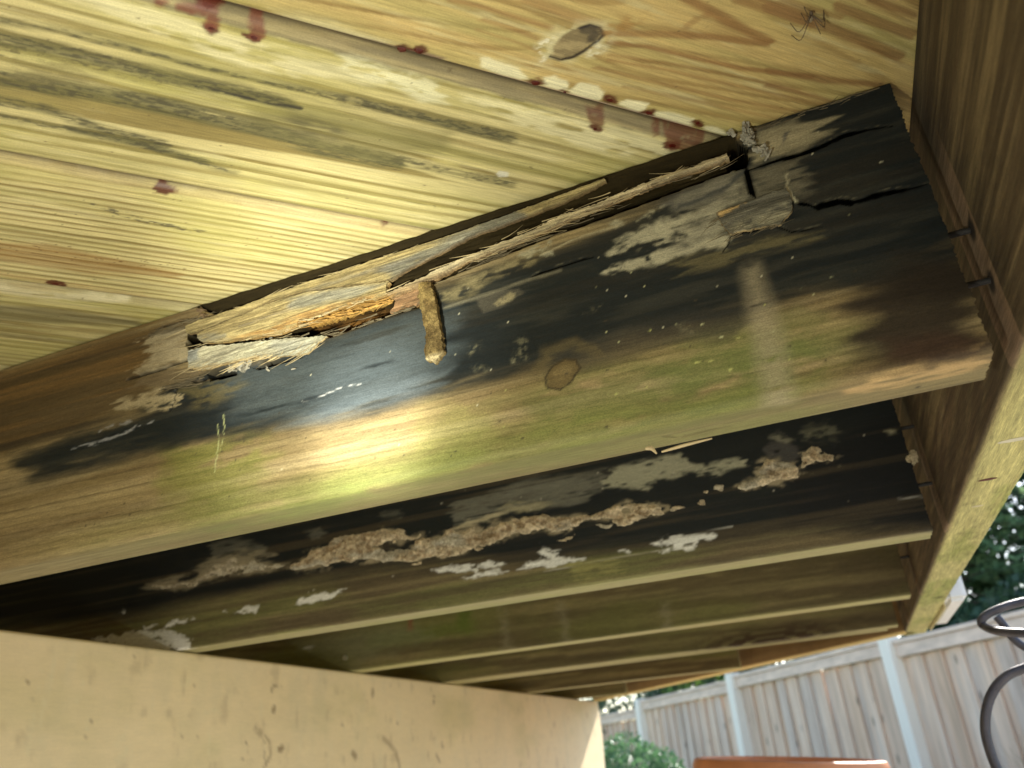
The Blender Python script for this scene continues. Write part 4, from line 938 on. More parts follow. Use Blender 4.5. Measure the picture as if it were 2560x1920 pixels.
    W = [('E', a) for a in ([(905, 995), (960, 960), (1100, 930), (1240, 915), (1375, 932), (1330, 962), (1200, 985), (1150, 1002), (1000, 1008)], [(950, 1046), (1050, 1020), (1265, 985), (1240, 1007), (1100, 1037), (990, 1048)],
         [(110, 1052), (160, 1036), (288, 1028), (245, 1060), (282, 1087), (190, 1097), (150, 1076)], [(0, 1163), (60, 1125), (200, 1098), (470, 1078), (440, 1102), (280, 1137), (100, 1158)], [(670, 1065), (740, 1040), (780, 1050), (720, 1062)])]
    W += [('D', a) for a in ([(1305, 1047), (1480, 1008), (1600, 1008), (1632, 1046), (1500, 1057)], [(1510, 1097), (1700, 1050), (1855, 1033), (1760, 1072), (1600, 1093)], [(1640, 1022), (1740, 985), (1850, 990), (1780, 1012), (1680, 1032)],
         [(375, 1267), (490, 1213), (610, 1200), (725, 1172), (640, 1232), (500, 1268)], [(-20, 1335), (40, 1288), (145, 1295), (100, 1332)], [(-120, 1320), (-80, 1310), (-90, 1330)])]
    W += [('G', a) for a in ([(1235, 435), (1350, 428), (1340, 440), (1250, 472)], [(1390, 455), (1460, 400), (1600, 378), (1565, 412), (1440, 452)], [(1255, 487), (1390, 468), (1560, 498), (1655, 540), (1625, 620), (1755, 662), (1600, 652), (1500, 612), (1430, 572)],
         [(800, 535), (1250, 482), (1430, 575), (1520, 640), (1200, 640), (900, 560)], [(1620, 360), (1680, 345), (1660, 368)], [(1040, 290), (1080, 300), (1090, 325)])]
    for c, a in W:
        cv.poly(J2(c, a), WHITE, .0014, .96, .005, .012, .005, patch=.26, pf=(.010, .004), rough=.55, depth=-.0005)
    cv.line(J2('E', [(160, 1190), (500, 1120), (900, 1055), (960, 1040)]), .0005, (.38, .36, .30), .0006, .8)
    cv.line(J2('E', [(1180, 935), (1340, 900), (1470, 875)]), .0005, (.5, .5, .46), .0006, .8)
    cv.line(J2('N', [(1130, 990), (1240, 980), (1380, 968)]), .0006, (.4, .4, .38), .0008, .7)
    cv.poly(J2('E', [(320, 1100), (640, 1090), (760, 1090), (700, 1260), (420, 1270), (330, 1200)]), (.30, .28, .10), .002, .6, .003, .01, .003, patch=.54, pf=(.03, .003))
    cv.dots(36, (-.6, .19, .1, .30), .0008, (.45, .42, .34), np.random.default_rng(8), .8)
    cv.poly(J2('N', [(1000, 410), (1060, 400), (1120, 410), (1070, 432)]), (.33, .30, .20), .002, .9, .002)
joist(j2, Y2, -3.0, XE, -1.25, .0017, .0017, H - .002, r=.003, paint=paint_j2, bev_end=.0016)
def ell(x, y, a, b, t=-.15): return [(x + a * math.cos(k) * math.cos(t) - b * math.sin(k) * math.sin(t), y + a * math.cos(k) * math.sin(t) + b * math.sin(k) * math.cos(t)) for k in np.linspace(0, 6.283, 15)[:-1]]
def crust(crop, shape, hmax, seed, holes=(), grey=0, lab=None):
    P = J2(crop, shape); A = np.array(P); st = .0013
    us = np.arange(A[:, 0].min() - .006, A[:, 0].max() + .006, st); vs = np.arange(A[:, 1].min() - .006, A[:, 1].max() + .006, st)
    u, v = np.meshgrid(us, vs, indexing='ij')
    wu = u + .0065 * (fbm(u / .012, v / .008, seed, 5) - .5) * 2; wv = v + .0065 * (fbm(u / .012, v / .008, seed + 1, 5) - .5) * 2
    d = -sdf(wu.ravel(), wv.ravel(), P).reshape(u.shape)
    for c, r in holes:
        q = J2(crop, [c])[0]; d = np.minimum(d, np.hypot((u - q[0]) / 1.6, v - q[1]) - r)
    lump = fbm(u / .009, v / .006, seed + 2, 4); pit = fbm(u / .0045, v / .0035, seed + 3, 3)
    hmax = hmax * .62
    h = hmax * (1 - np.exp(-np.clip(d, 0, 1) / .0022)) * (.35 + 1.0 * lump) - .0006 + np.where(d < 0, d * .5, 0)
    h = h - .0016 * sstep(.52, .75, pit) * sstep(.001, .004, d)
    keep = d > -.0016
    f = grid_faces(*u.shape); k = keep.ravel()[f].any(1); f = f[k]
    used = np.unique(f); mp = -np.ones(u.size, int); mp[used] = np.arange(len(used))
    V = np.stack([u.ravel(), Y2 - h.ravel(), v.ravel()], 1)[used]
    rim = np.exp(-np.clip(d, 0, 1) / .0020); 
    c = np.array((.58, .475, .32))[None, None] * (.5 + .9 * lump[..., None])
    pk = sstep(.44, .64, pit) * (1 - rim)
    c = c * (1 - .72 * pk[..., None]) + np.array((.24, .15, .075)) * .72 * pk[..., None]
    g = (sstep(.50, .66, fbm(u / .05, v / .02, seed + 7, 3)) * .8 + grey)[..., None]; g = np.clip(g, 0, .9)
    c = c * (1 - g) + np.array((.50, .47, .38)) * (.55 + .7 * lump[..., None]) * g
    c = c * (1 - .45 * rim[..., None]) + np.array((.62, .53, .37)) * .45 * rim[..., None]
    o = mesh_obj('fungus_crust', V, mp[f][:, ::-1], RUST, j2, c.reshape(-1, 3)[used], .9, 180)
    if lab: o['label'] = lab
crust('D', CR_OUT, .0055, 201, [((1655, 755), .0035)], lab='long lumpy tan fungus crust with a dark eye shaped gap')
crust('E', CR2, .005, 205, [((730, 765), .0025)])
crust('E', CR3, .005, 209); crust('E', CR4, .005, 213); crust('D', CR5, .003, 217, grey=.55)
for c, a in (('E', ell(1370, 620, 48, 26, -.4)), ('E', ell(1290, 632, 22, 16)), ('E', ell(1090, 735, 64, 20)), ('E', ell(1245, 715, 32, 22)), ('E', ell(580, 870, 62, 20)), ('E', ell(325, 945, 90, 17)),
             ('D', ell(1222, 990, 42, 16)), ('D', ell(1395, 940, 46, 20)), ('D', ell(1660, 900, 48, 18)), ('N', ell(1215, 625, 50, 42))):
    crust(c, a, .0035, int(230 + a[0][0]) % 1000)
nails(j2, Y2, [(1659 + 1245 * .25, 829.5 + 445 * .25), (1659 + 1395 * .25, 829.5 + 935 * .25)])

# ---- the joists behind
def paint_far(seed, extra=None, olive=.5):
    def f(cv):
        u, v = cv.u, cv.v
        streaks(cv, (.195, .160, .075), (.108, .088, .042), .45, .009, seed, .3, .7)
        k = sstep(.50, .66, fbm(u / .7, (v + .05 * u) / .007, seed + 1, 3)) * .7
        cv.mask(k, (.072, .054, .026))
        tint(cv, (.135, .14, .04), .30, .06, seed + 2, .38, .66, olive, (v > ZB - .001) * 1.0)
        cv.mask(sstep(ZB + .0005, ZB - .001, v) * .95, (.40, .35, .17))  # paler underside with the ground bounce painted in
        tint(cv, (.42, .40, .17), .2, .03, seed + 3, .45, .7, .6, sstep(ZB + .005, ZB, v))
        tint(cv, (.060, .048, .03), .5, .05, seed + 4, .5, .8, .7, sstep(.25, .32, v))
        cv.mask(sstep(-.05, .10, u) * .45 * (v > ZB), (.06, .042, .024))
        if extra: extra(cv)
    return f
def x3(cv):
    cv.poly(J3('P', [(1310, 368), (1350, 366), (1352, 420), (1370, 478), (1305, 476), (1318, 420)]), (.20, .065, .03), .003, .9, .001)
    cv.poly(J3('P', [(1720, 290), (1850, 280), (1840, 420), (1800, 480), (1760, 470), (1730, 380)]), (.085, .115, .02), .008, .9, .004)
    cv.line(J3('P', [(1000, 570), (1300, 520), (1600, 470), (1860, 450)]), .010, (.10, .13, .025), .010, .7, .006)
    for x in (2080, 2600, 3500): cv.poly(J3('P', [(x, 240), (x + 60, 230), (x + 90, 420), (x + 120, 620), (x + 60, 620), (x + 20, 400)]), (.26, .23, .15), .010, .45, .004, patch=.3, pf=(.02, .03))
    cv.poly(J3('P', [(340, 560), (700, 480), (1200, 400), (1600, 520), (1300, 600), (900, 760), (760, 740), (360, 640)]), (.20, .20, .12), .02, .5, .01)
    cv.poly(J3('P', [(400, 620), (470, 610), (520, 618), (460, 632)]), (.5, .5, .48), .002, .8)
j3 = thing_joist('third joist from the camera, olive brown with a rust red run near the beam', Y3)
joist(j3, Y3, -3.0, XE, -1.6, .004, .004, H - .002, r=.003, paint=paint_far(301, x3, .6))
tube('screw', [(on_joist(747, 1421, Y3)[0], Y3 + .01, on_joist(747, 1421, Y3)[1]), (on_joist(747, 1421, Y3)[0], Y3 - .004, on_joist(747, 1421, Y3)[1])], .004, plain('screw_head', (.55, .55, .5), .35, .2, 100, .1, .8), j3, 8)
nails(j3, Y3, [(1659 + 1200 * .25, 829.5 + 1575 * .25)])
j4 = thing_joist('front board of the doubled fourth joist, with a dark knot at its lower edge', Y4)
def x4(cv):
    K4 = on_joist(1660 + 5, 1388, Y4)
    d = np.hypot((cv.u - K4[0]) / 4.5, cv.v - K4[1])
    cv.mask(sstep(.045, .012, d) * (.35 + .65 * sstep(.4, .6, np.abs(np.sin(d * 330)))), (.045, .026, .012))
joist(j4, Y4, -3.0, XE - .004, -1.6, .005, .005, H - .002, r=.003, paint=paint_far(311, x4, .55))
j4b = thing_joist('rear board of the doubled fourth joist', Y4 + TH + .004)
joist(j4b, Y4 + TH + .004, -3.0, XE - .02, -1.6, .02, .008, H - .002, r=.003, paint=paint_far(317))
END = lambda y: (.113 - (y + TH - 1.741) * .9321 - .012)
j5 = thing_joist('fifth joist from the camera, ending at the angled rim board', Y5, END(Y5))
joist(j5, Y5, -3.0, END(Y5), -1.6, .008, .006, H - .002, r=.003, paint=paint_far(321, None, .75))
j6 = thing_joist('farthest short joist beside the end of the tan beam', Y6, END(Y6))
joist(j6, Y6, -3.0, END(Y6), -1.6, .01, .008, H - .002, r=.003, paint=paint_far(331, None, .4))

# ------------------------------------------------------------------ rim boards
rim = thing('rim_joist', 'rim board across the joist ends on the right, algae green along its bottom edge', 'rim joist', (XR + .02, .8, ZB))
def paint_rim(cv):
    y, z = cv.u, cv.v
    inner = z > ZB - .001
    streaks(cv, (.205, .152, .082), (.110, .080, .043), .5, .007, 401, .3, .7)
    zz = z + .012 * np.sin(y * 5) + .010 * (fbm(y / .3, z / .1, 402, 2) - .5)
    L = sstep(.45, .8, np.abs(np.sin(zz * 330 + 2 * fbm(y / .5, z / .02, 403, 3))))
    cv.mask(L * .45 * inner, (.07, .042, .024))
    # cathedral grain beyond the first joist
    yc, zc = on_rim(1659 + 1450 * .25, 829.5 + 250 * .25)
    g = np.sqrt((z - zc) ** 2 + .0004) / .011 - (y - yc) * 9 + 1.2 * fbm(y / .1, z / .02, 404, 3)
    cv.mask(sstep(.25, .8, np.abs(np.sin(g * 2.2))) * .7 * sstep(.44, .52, y) * sstep(1.3, .9, y) * inner, (.065, .036, .022))
    cv.mask(sstep(.5, .9, fbm(y / .2, z / .04, 405, 3)) * .5 * inner, (.23, .165, .09))
    cv.mask(sstep(.46, .62, fbm(y / .9, (z + .03 * y) / .011, 411, 3)) * .55 * inner, (.055, .036, .020))
    cv.mask(sstep(.56, .72, fbm(y / .9, (z + .03 * y) / .013, 412, 3)) * .6 * inner, (.25, .185, .095))
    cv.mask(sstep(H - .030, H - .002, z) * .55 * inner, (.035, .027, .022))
    for Y, dark in ((Y1, .9), (Y2, .9), (Y3, .6), (Y4, .3)):
        # stain around each joist and the clean strip its end used to cover
        cv.mask(np.exp(-((y - Y - .02) / .05) ** 2) * dark * .6 * inner * sstep(ZB - .02, ZB + .06, z), (.030, .026, .026))
        w = .0015 * (noise(z * 400, 0 * z, 3) - .5)
        cv.mask(sstep(Y - .0025, Y - .001, y + w) * sstep(Y + TH - .001, Y + TH - .003, y + w) * .95 * inner * sstep(H - .035, H - .085, z + .02 * (Y != Y1)), (.235, .155, .10))
    cv.line(RM('M', [(1640, 540), (1700, 640), (1760, 800)]), .0006, (.13, .07, .045), .0005, .8)
    cv.line(RM('M', [(1740, 340), (1740, 250), (1735, 180)]), .0012, (.02, .018, .018), .001, .8)
    for p in ((1760, 325), (1925, 775)):
        cv.dots(1, RM('M', [p])[0] * 2, .006, (.012, .011, .012), np.random.default_rng(4), .95)
    # bottom face: algae
    bt = sstep(ZB + .004, ZB - .002, z)
    cv.mask(bt, (.52, .48, .20))
    tint(cv, (.26, .30, .07), .12, .03, 406, .42, .68, .75, bt)
    tint(cv, (.45, .40, .16), .10, .008, 407, .5, .75, .7, bt)
    tint(cv, (.14, .12, .04), .03, .012, 408, .62, .85, .5, bt)
    cv.rough[:] = .7
def rim_board():
    r = .004; ys = np.concatenate([np.linspace(-1.6, .24, 12)[:-1], np.arange(.24, 1.80, .0022), [1.80]])
    P = [(0, z, z) for z in np.arange(H - .0015, ZB + .002 + r, -.0015)]
    zb = ZB + .002
    P += [(r - r * math.cos(a), zb + r - r * math.sin(a), zb + r - r * a) for a in np.linspace(0, math.pi / 2, 5)]
    v = P[-1][2]
    P += [(x, zb, v - (x - r)) for x in np.arange(r + .002, .0413 - .003, .0020)] + [(.0400, zb + .0006, v - .037), (.0413, zb + .002, v - .039)]
    P += [(.0413, z, -1) for z in np.linspace(zb + .006, H - .0015, 6)]
    if len(P) % 2: P.append((.02, H - .0015, -1))
    A = np.array(P); u = np.repeat(ys[:, None], len(A), 1); v = np.repeat(A[None, :, 2], len(ys), 0)
    cv = Canvas(u, v, (.2, .14, .07)); paint_rim(cv)
    back = (cv.v < -.5); cv.col[back] = (.36, .32, .24)
    rough = cv.rough
    # chewed, uneven arrises
    dx = A[None, :, 0] + .0008 * (fbm(u / .01, v / .02, 5, 3) - .5) * (A[None, :, 0] > .036); z = A[None, :, 1] + .0016 * (fbm(u / .008, v * 0, 6, 3) - .5) * (A[None, :, 0] > .036)
    nu, nv = u.shape; i = np.arange(nv // 2 - 1); F = [grid_faces(nu, nv, True)]
    for k, fl in ((0, False), ((nu - 1) * nv, True)):
        q = np.stack([k + i, k + nv - 1 - i, k + nv - 2 - i, k + i + 1], -1); F.append(q[:, ::-1] if fl else q)
    mesh_obj('timber', np.stack([(XR + dx).ravel(), u.ravel(), z.ravel()], 1), np.vstack(F), WOODY, rim, cv.col, rough, 45)
rim_board()
def hole(F, rx, ry, mat):
    r = ray(*F); p = r * (ZB + .0018) / r[2]; vs = []
    for i in range(3):
        for j in range(10):
            a = 6.283 * j / 10; q = i / 2
            vs.append((p[0] + rx * q * math.cos(a), p[1] + ry * q * math.sin(a), ZB + .0018 - .0006 * (1 - q * q)))
    mesh_obj('chip', np.array(vs), grid_faces(3, 10, True), mat, rim)
hole((1659 + 1900 * .25, 829.5 + 825 * .25), .007, .0035, plain('rust_slot', (.10, .03, .02), .7))
hole((1659 + 1810 * .25, 829.5 + 1055 * .25), .005, .003, plain('pale_chip', (.55, .5, .33), .8))
hole((1659 + 2150 * .25, 829.5 + 480 * .25), .012, .004, plain('pale_chip_b', (.55, .52, .40), .8))
hole((1659 + 1475 * .25, 1244.25 + 185 * .25), .007, .005, plain('dark_chip', (.09, .075, .03), .8))

erim = thing('rim_joist', 'angled rim board closing the far corner of the deck', 'rim joist', (-.34, 2.24, ZB))
B0 = np.array((-.800, 2.722)); ex = np.array((.682, -.731)); ey = np.array((.731, .682))
def xf_rim(V):
    o = np.empty_like(V); o[:, :2] = B0 + V[:, :1] * ex + V[:, 1:2] * ey; o[:, 2] = V[:, 2] + .002; return o
def paint_erim(cv):
    u, v = cv.u, cv.v
    streaks(cv, (.27, .18, .085), (.19, .12, .055), .4, .008, 501, .3, .7)
    cv.mask(sstep(ZB + .005, ZB, v) * .95, (.64, .50, .20))
    cv.dots(1, (.86, .245, .86, .245), .006, (.05, .03, .02), np.random.default_rng(2))
joist(erim, 0, 0, 1.345, .1, .006, .005, H - .004, paint_erim, xf=xf_rim)

# ------------------------------------------------------------------ tan beam carrying the joists
beam = thing('support_beam', 'smooth tan beam running under the joists at lower left, scuffed and speckled', 'beam', (XB - .07, 1.2, ZB - .26))
def paint_beam(cv):
    y, z = cv.u, cv.v
    cv.col[:] = (.86, .715, .46); cv.rough[:] = .5
    tint(cv, (.80, .655, .41), .25, .12, 601, .4, .7, .5)
    tint(cv, (.70, .61, .40), .06, .12, 602, .55, .8, .5)
    tint(cv, (.55, .50, .25), .2, .10, 607, .52, .8, .4)
    tint(cv, (.40, .30, .17), .02, .03, 611, .62, .85, .35); tint(cv, (.80, .70, .48), .012, .05, 612, .64, .85, .4)
    for c, a, w in (('G', [(490, 600), (430, 900), (370, 1150), (350, 1440)], .0012), ('G', [(350, 800), (300, 1150), (240, 1560)], .0012), ('G', [(715, 910), (680, 1030), (655, 1080)], .002), ('G', [(1810, 1360), (1800, 1550)], .0015),
                    ('G', [(1640, 890), (1600, 950)], .003), ('G', [(1060, 1380), (990, 1460)], .003), ('G', [(1090, 1500), (1020, 1600)], .003), ('G', [(1760, 1200), (1860, 1150), (1920, 1200)], .002), ('G', [(780, 1000), (760, 1330)], .0012)):
        cv.line(BM(c, a), w, (.80, .70, .46), w * .8, .6, .002, .02, .01, patch=.35, pf=(.01, .01))
    BR = (.27, .185, .10)
    for c, a, w, al in (('P', [(135, 990), (150, 950), (190, 940), (210, 965)], .0022, .7), ('P', [(150, 1165), (160, 1135)], .003, .8), ('P', [(1005, 1040), (1010, 985)], .0035, .7), ('P', [(1535, 1095), (1538, 1045)], .004, .7),
                        ('P', [(200, 1500), (230, 1490)], .004, .85), ('P', [(835, 1530), (860, 1560)], .005, .7), ('P', [(1610, 1450), (1612, 1470)], .005, .6), ('P', [(1560, 1550), (1585, 1600)], .004, .6),
                        ('P', [(80, 1380), (120, 1440), (125, 1560), (70, 1659)], .0022, .55), ('P', [(70, 1420), (65, 1560), (90, 1620)], .0018, .5), ('P', [(0, 1320), (40, 1360)], .005, .5),
                        ('P', [(1100, 1400), (1150, 1450), (1200, 1510), (1230, 1600), (1240, 1659)], .0042, .5), ('G', [(205, 895), (235, 920)], .0012, .7), ('G', [(290, 1065), (300, 1050)], .0012, .7), ('G', [(2120, 1430), (2150, 1530)], .001, .7),
                        ('G', [(2080, 1590), (2190, 1590)], .0012, .5), ('G', [(785, 1240), (783, 1260)], .0012, .6), ('P', [(740, 1280), (750, 1285)], .003, .5), ('P', [(1220, 1270), (1225, 1275)], .003, .5)):
        cv.line(BM(c, a), w, BR, w * .7, al, .0015, .006, .004, patch=.25, pf=(.006, .006))
    cv.poly(BM('G', [(1700, 650), (1740, 665), (1740, 740), (1690, 690)]), (.45, .35, .20), .006, .5, .004)
    cv.poly(BM('P', [(1060, 1390), (1140, 1400), (1230, 1560), (1180, 1620), (1150, 1480)]), (.50, .38, .22), .012, .4, .006)
    cv.dots(60, (.4, -.05, 2.5, .16), .0014, (.45, .34, .19), np.random.default_rng(3), .6)
    cv.mask(sstep(ZB - .004, ZB - .001, z) * .4, (.45, .36, .18))
def beam_mesh():
    r = .005; zt = ZB - .0006; zb = ZB - .26; w = .14
    ys = np.concatenate([np.linspace(-1.6, .4, 6)[:-1], np.arange(.4, 2.70, .0045)])
    P = [(-w, zt, 0)] + [(-r + r * math.sin(a), zt - r + r * math.cos(a), zt - r + r * (math.pi / 2 - a)) for a in np.linspace(0, math.pi / 2, 6)]
    P += [(0, z, z) for z in np.arange(zt - r - .004, zb, -.004)] + [(0, zb, zb), (-w, zb, zb)]
    if len(P) % 2: P.append((-w, (zt + zb) / 2, 0))
    A = np.array(P); u = np.repeat(ys[:, None], len(A), 1); v = np.repeat(A[None, :, 2], len(ys), 0)
    cv = Canvas(u, v, (.6, .5, .3)); paint_beam(cv)
    # the far end is cut to a shallow point
    zc = ZB - .095; ye = 2.700 - (np.abs(A[:, 1] - zc)) * .15 + .02
    u2 = u.copy(); u2[-1] = ye; u2[-2] = ye - .004; cv.u = u2.ravel()
    x = XB + A[None, :, 0] + .0006 * (fbm(u / .5, v / .08, 9, 2) - .5)
    nu, nv = u.shape; i = np.arange(nv // 2 - 1); F = [grid_faces(nu, nv, True)]
    for k, fl in ((0, False), ((nu - 1) * nv, True)):
        q = np.stack([k + i, k + nv - 1 - i, k + nv - 2 - i, k + i + 1], -1); F.append(q[:, ::-1] if fl else q)
    mesh_obj('casing', np.stack([np.broadcast_to(x, u.shape).ravel(), u2.ravel(), np.repeat(A[None, :, 1], nu, 0).ravel()], 1), np.vstack(F), TRIM, beam, cv.col, cv.rough, 40)
beam_mesh()

# ------------------------------------------------------------------ things around the deck
def at_y(px, py, Y):
    r = ray(px, py); return r * (Y / r[1])
# spider on the knotty board
sp0 = under_deck(1659 + 358 * .25, 120 * .25)
def dk_world(F, drop): 
    s, t = under_deck(*F); return ((s + t) * .70711, (s - t) * .70711, H - drop)
def tq(x, y): return (1659 + x * .25, y * .25)
sc = dk_world(tq(358, 120), 0)
spider = thing('spider', 'long legged spider on the knotty deck board near the rim', 'spider', sc)
SPM = plain('spider_body', (.30, .24, .15), .7, .4, 800, .2); SPL = plain('spider_leg', (.10, .07, .045), .7, .2, 400, .1)
def ellipsoid(name, a, b, w, mat, parent, label=None):
    A, B = Vector(a), Vector(b); ax = (B - A); L = ax.length; ax.normalize()
    return tube(name, [A + (B - A) * t for t in np.linspace(0, 1, 9)], [w * math.sqrt(max(.02, 1 - (2 * t - 1) ** 2)) for t in np.linspace(0, 1, 9)], mat, parent, 10)
ellipsoid('abdomen', dk_world(tq(350, 160), .003), dk_world(tq(362, 100), .003), .0013, SPM, spider)
ellipsoid('thorax', dk_world(tq(362, 103), .003), dk_world(tq(358, 62), .003), .0010, SPL, spider)
for a, b in (((370, 95), (485, 105)), ((372, 90), (480, 80)), ((385, 130), (490, 155)), ((405, 135), (430, 245)), ((350, 80), (310, 55)), ((345, 100), (285, 110)), ((345, 180), (200, 300)), ((320, 170), (190, 195))):
    m_ = ((a[0] * .4 + b[0] * .6), (a[1] * .4 + b[1] * .6))
    tube('leg', spline([dk_world(tq(360, 88), .003), dk_world(tq(*m_), .008), dk_world(tq(*b), .0004)], 4), .00022, SPL, spider, 5)

# flakes of old paint and fibre lying on top of the beam
FLK = plain('pinkish_flake', (.36, .27, .20), .9, .35, 60, .3)
FLK2 = plain('pale_flake', (.52, .50, .42), .9, .2, 60, .3)
rng = np.random.default_rng(12)
for n_, (gx, gy, sz, mt_) in enumerate(((310, 400, .030, FLK), (330, 440, .026, FLK2), (150, 430, .024, FLK2), (60, 400, .030, FLK), (20, 300, .030, FLK), (230, 390, .018, FLK))):
    p = at_y(gx * .25, 1244.25 + gy * .25, .74)
    f = thing('flake', ['pink brown flake', 'pale curled flake', 'pale round flake', 'pink brown flake', 'brown flake', 'small brown flake'][n_] + ' lying on the beam ' + ['furthest right of the scraps', 'right beside the pink brown one', 'left of the gap between flakes', 'close to the left picture edge', 'uppermost of the scraps at the left edge', 'in the middle of the scraps'][n_], 'debris', (p[0], p[1], ZB), 'scraps lying on the beam')
    vs = []; k = 9
    for i in range(k):
        for j in range(k):
            a, b = (i / (k - 1) - .5) * sz, (j / (k - 1) - .5) * sz * .8
            q = 1 - .5 * abs(math.sin(6 * a / sz)) * abs(b / sz)
            vs.append((p[0] + a * q, p[1] + b * .6, max(ZB + .002, p[2] - .004) + .010 * math.sin(a / sz * 3 + n_) * math.cos(b / sz * 3) + .006 * noise(a * 150, b * 150, n_)))
    vs = np.array(vs); vs[:, 2] += ZB + .001 - vs[:, 2].min()
    top = grid_faces(k, k); N = len(vs)
    mesh_obj('scrap', np.vstack([vs, vs + (0, 0, .0015)]), np.vstack([top[:, ::-1], top + N]), mt_, f, smooth=60)

# white fitting on the outside of the rim
wb = thing('wall_light', 'white outdoor light fitting half hidden behind the outer edge of the rim board', 'light fitting', (XR + .08, 1.45, ZB))
WP = plain('white_plastic', (.80, .80, .80), .45, .04, 20, .03)
box('housing', (XR + .0435, 1.36, .166), (XR + .072, 1.66, .235), WP, wb, .006)
box('base_plate', (XR + .0418, 1.40, .162), (XR + .0434, 1.71, .25), plain('cream_plate', (.62, .56, .34), .5, .1, 20, .05), wb)

# iron plant hanger at the right edge
hg = thing('plant_hanger', 'grey iron garden hanger with looped arms at the right picture edge', 'plant hanger', (.34, 1.06, GROUND))
IRON = plain('grey_iron', (.085, .08, .095), .45, .3, 60, .15, .3)
def qf(x, y, Y=1.06): return tuple(at_y(1659 + x * .25, 1244.25 + y * .25, Y))
R_ = .0046
tube('arm', spline([qf(2900, 130), qf(2560, 150), qf(2212, 222), qf(2030, 272), qf(1900, 330), qf(1845, 385), qf(1862, 432), qf(1980, 475, 1.03), qf(2212, 494, 1.0), qf(2560, 500, .99), qf(2900, 480, 1.0)], 6), R_, IRON, hg, 10)
tube('brace', spline([qf(1975, 350), qf(2040, 430), qf(2110, 530), qf(2212, 610), qf(2400, 690), qf(2900, 760)], 6), R_ * .95, IRON, hg, 10)
tube('scroll', spline([qf(2900, 640), qf(2500, 710), qf(2212, 800), qf(2070, 860), qf(1960, 970), qf(1895, 1120), qf(1876, 1290), qf(1900, 1450), qf(1975, 1659), qf(2080, 1850), qf(2300, 2050), qf(2900, 2200)], 6), R_ * 1.15, IRON, hg, 10)
px, py, pz = qf(2900, 500)
tube('stake', [(px, 1.03, GROUND - .02), (px, 1.03, .2)], .008, IRON, hg, 10)

# terracotta planter, only its rim reaches into view
TERRA = plain('terracotta', (.64, .27, .13), .55, .18, 14, .15)
pt = thing('planter', 'tall orange terracotta planter whose thick rim shows at the bottom edge', 'planter', (-.150, 1.80, GROUND))
prof = [(.10, 0), (.125, .01), (.13, .2), (.15, .6), (.172, 1.0), (.180, 1.105), (.196, 1.11), (.203, 1.118), (.204, 1.168), (.199, 1.178), (.190, 1.180), (.183, 1.172), (.180, 1.10)]
vs = []; na = 48
for r_, z_ in prof:
    for j in range(na):
        a = 6.2832 * j / na; vs.append((r_ * .90 * math.cos(a), r_ * .90 * math.sin(a), z_))
vs = np.array(vs); tl = math.radians(5.4); v2 = vs.copy()
v2[:, 0] = vs[:, 0] * math.cos(tl) + (vs[:, 2] - 1.17) * math.sin(tl); v2[:, 2] = 1.17 - vs[:, 0] * math.sin(tl) + (vs[:, 2] - 1.17) * math.cos(tl)
v2 += np.array((-.150, 1.80, GROUND + .008))
mesh_obj('pot', v2, grid_faces(len(prof), na, True), TERRA, pt, smooth=45)
ns = 12; sv = [((.162) * q * math.cos(a), (.162) * q * math.sin(a), 1.10 - .0 * q) for q in np.linspace(0.01, 1, 5) for a in np.linspace(0, 6.2832, 25)[:-1]]
sv = np.array(sv); s2 = sv.copy(); s2[:, 0] = sv[:, 0] * math.cos(tl) + (sv[:, 2] - 1.17) * math.sin(tl); s2[:, 2] = 1.17 - sv[:, 0] * math.sin(tl) + (sv[:, 2] - 1.17) * math.cos(tl); s2 += np.array((-.150, 1.80, GROUND + .008))
mesh_obj('soil', s2, grid_faces(5, 24, True), plain('potting_soil', (.06, .045, .03), .95, .5, 90, .5), pt)

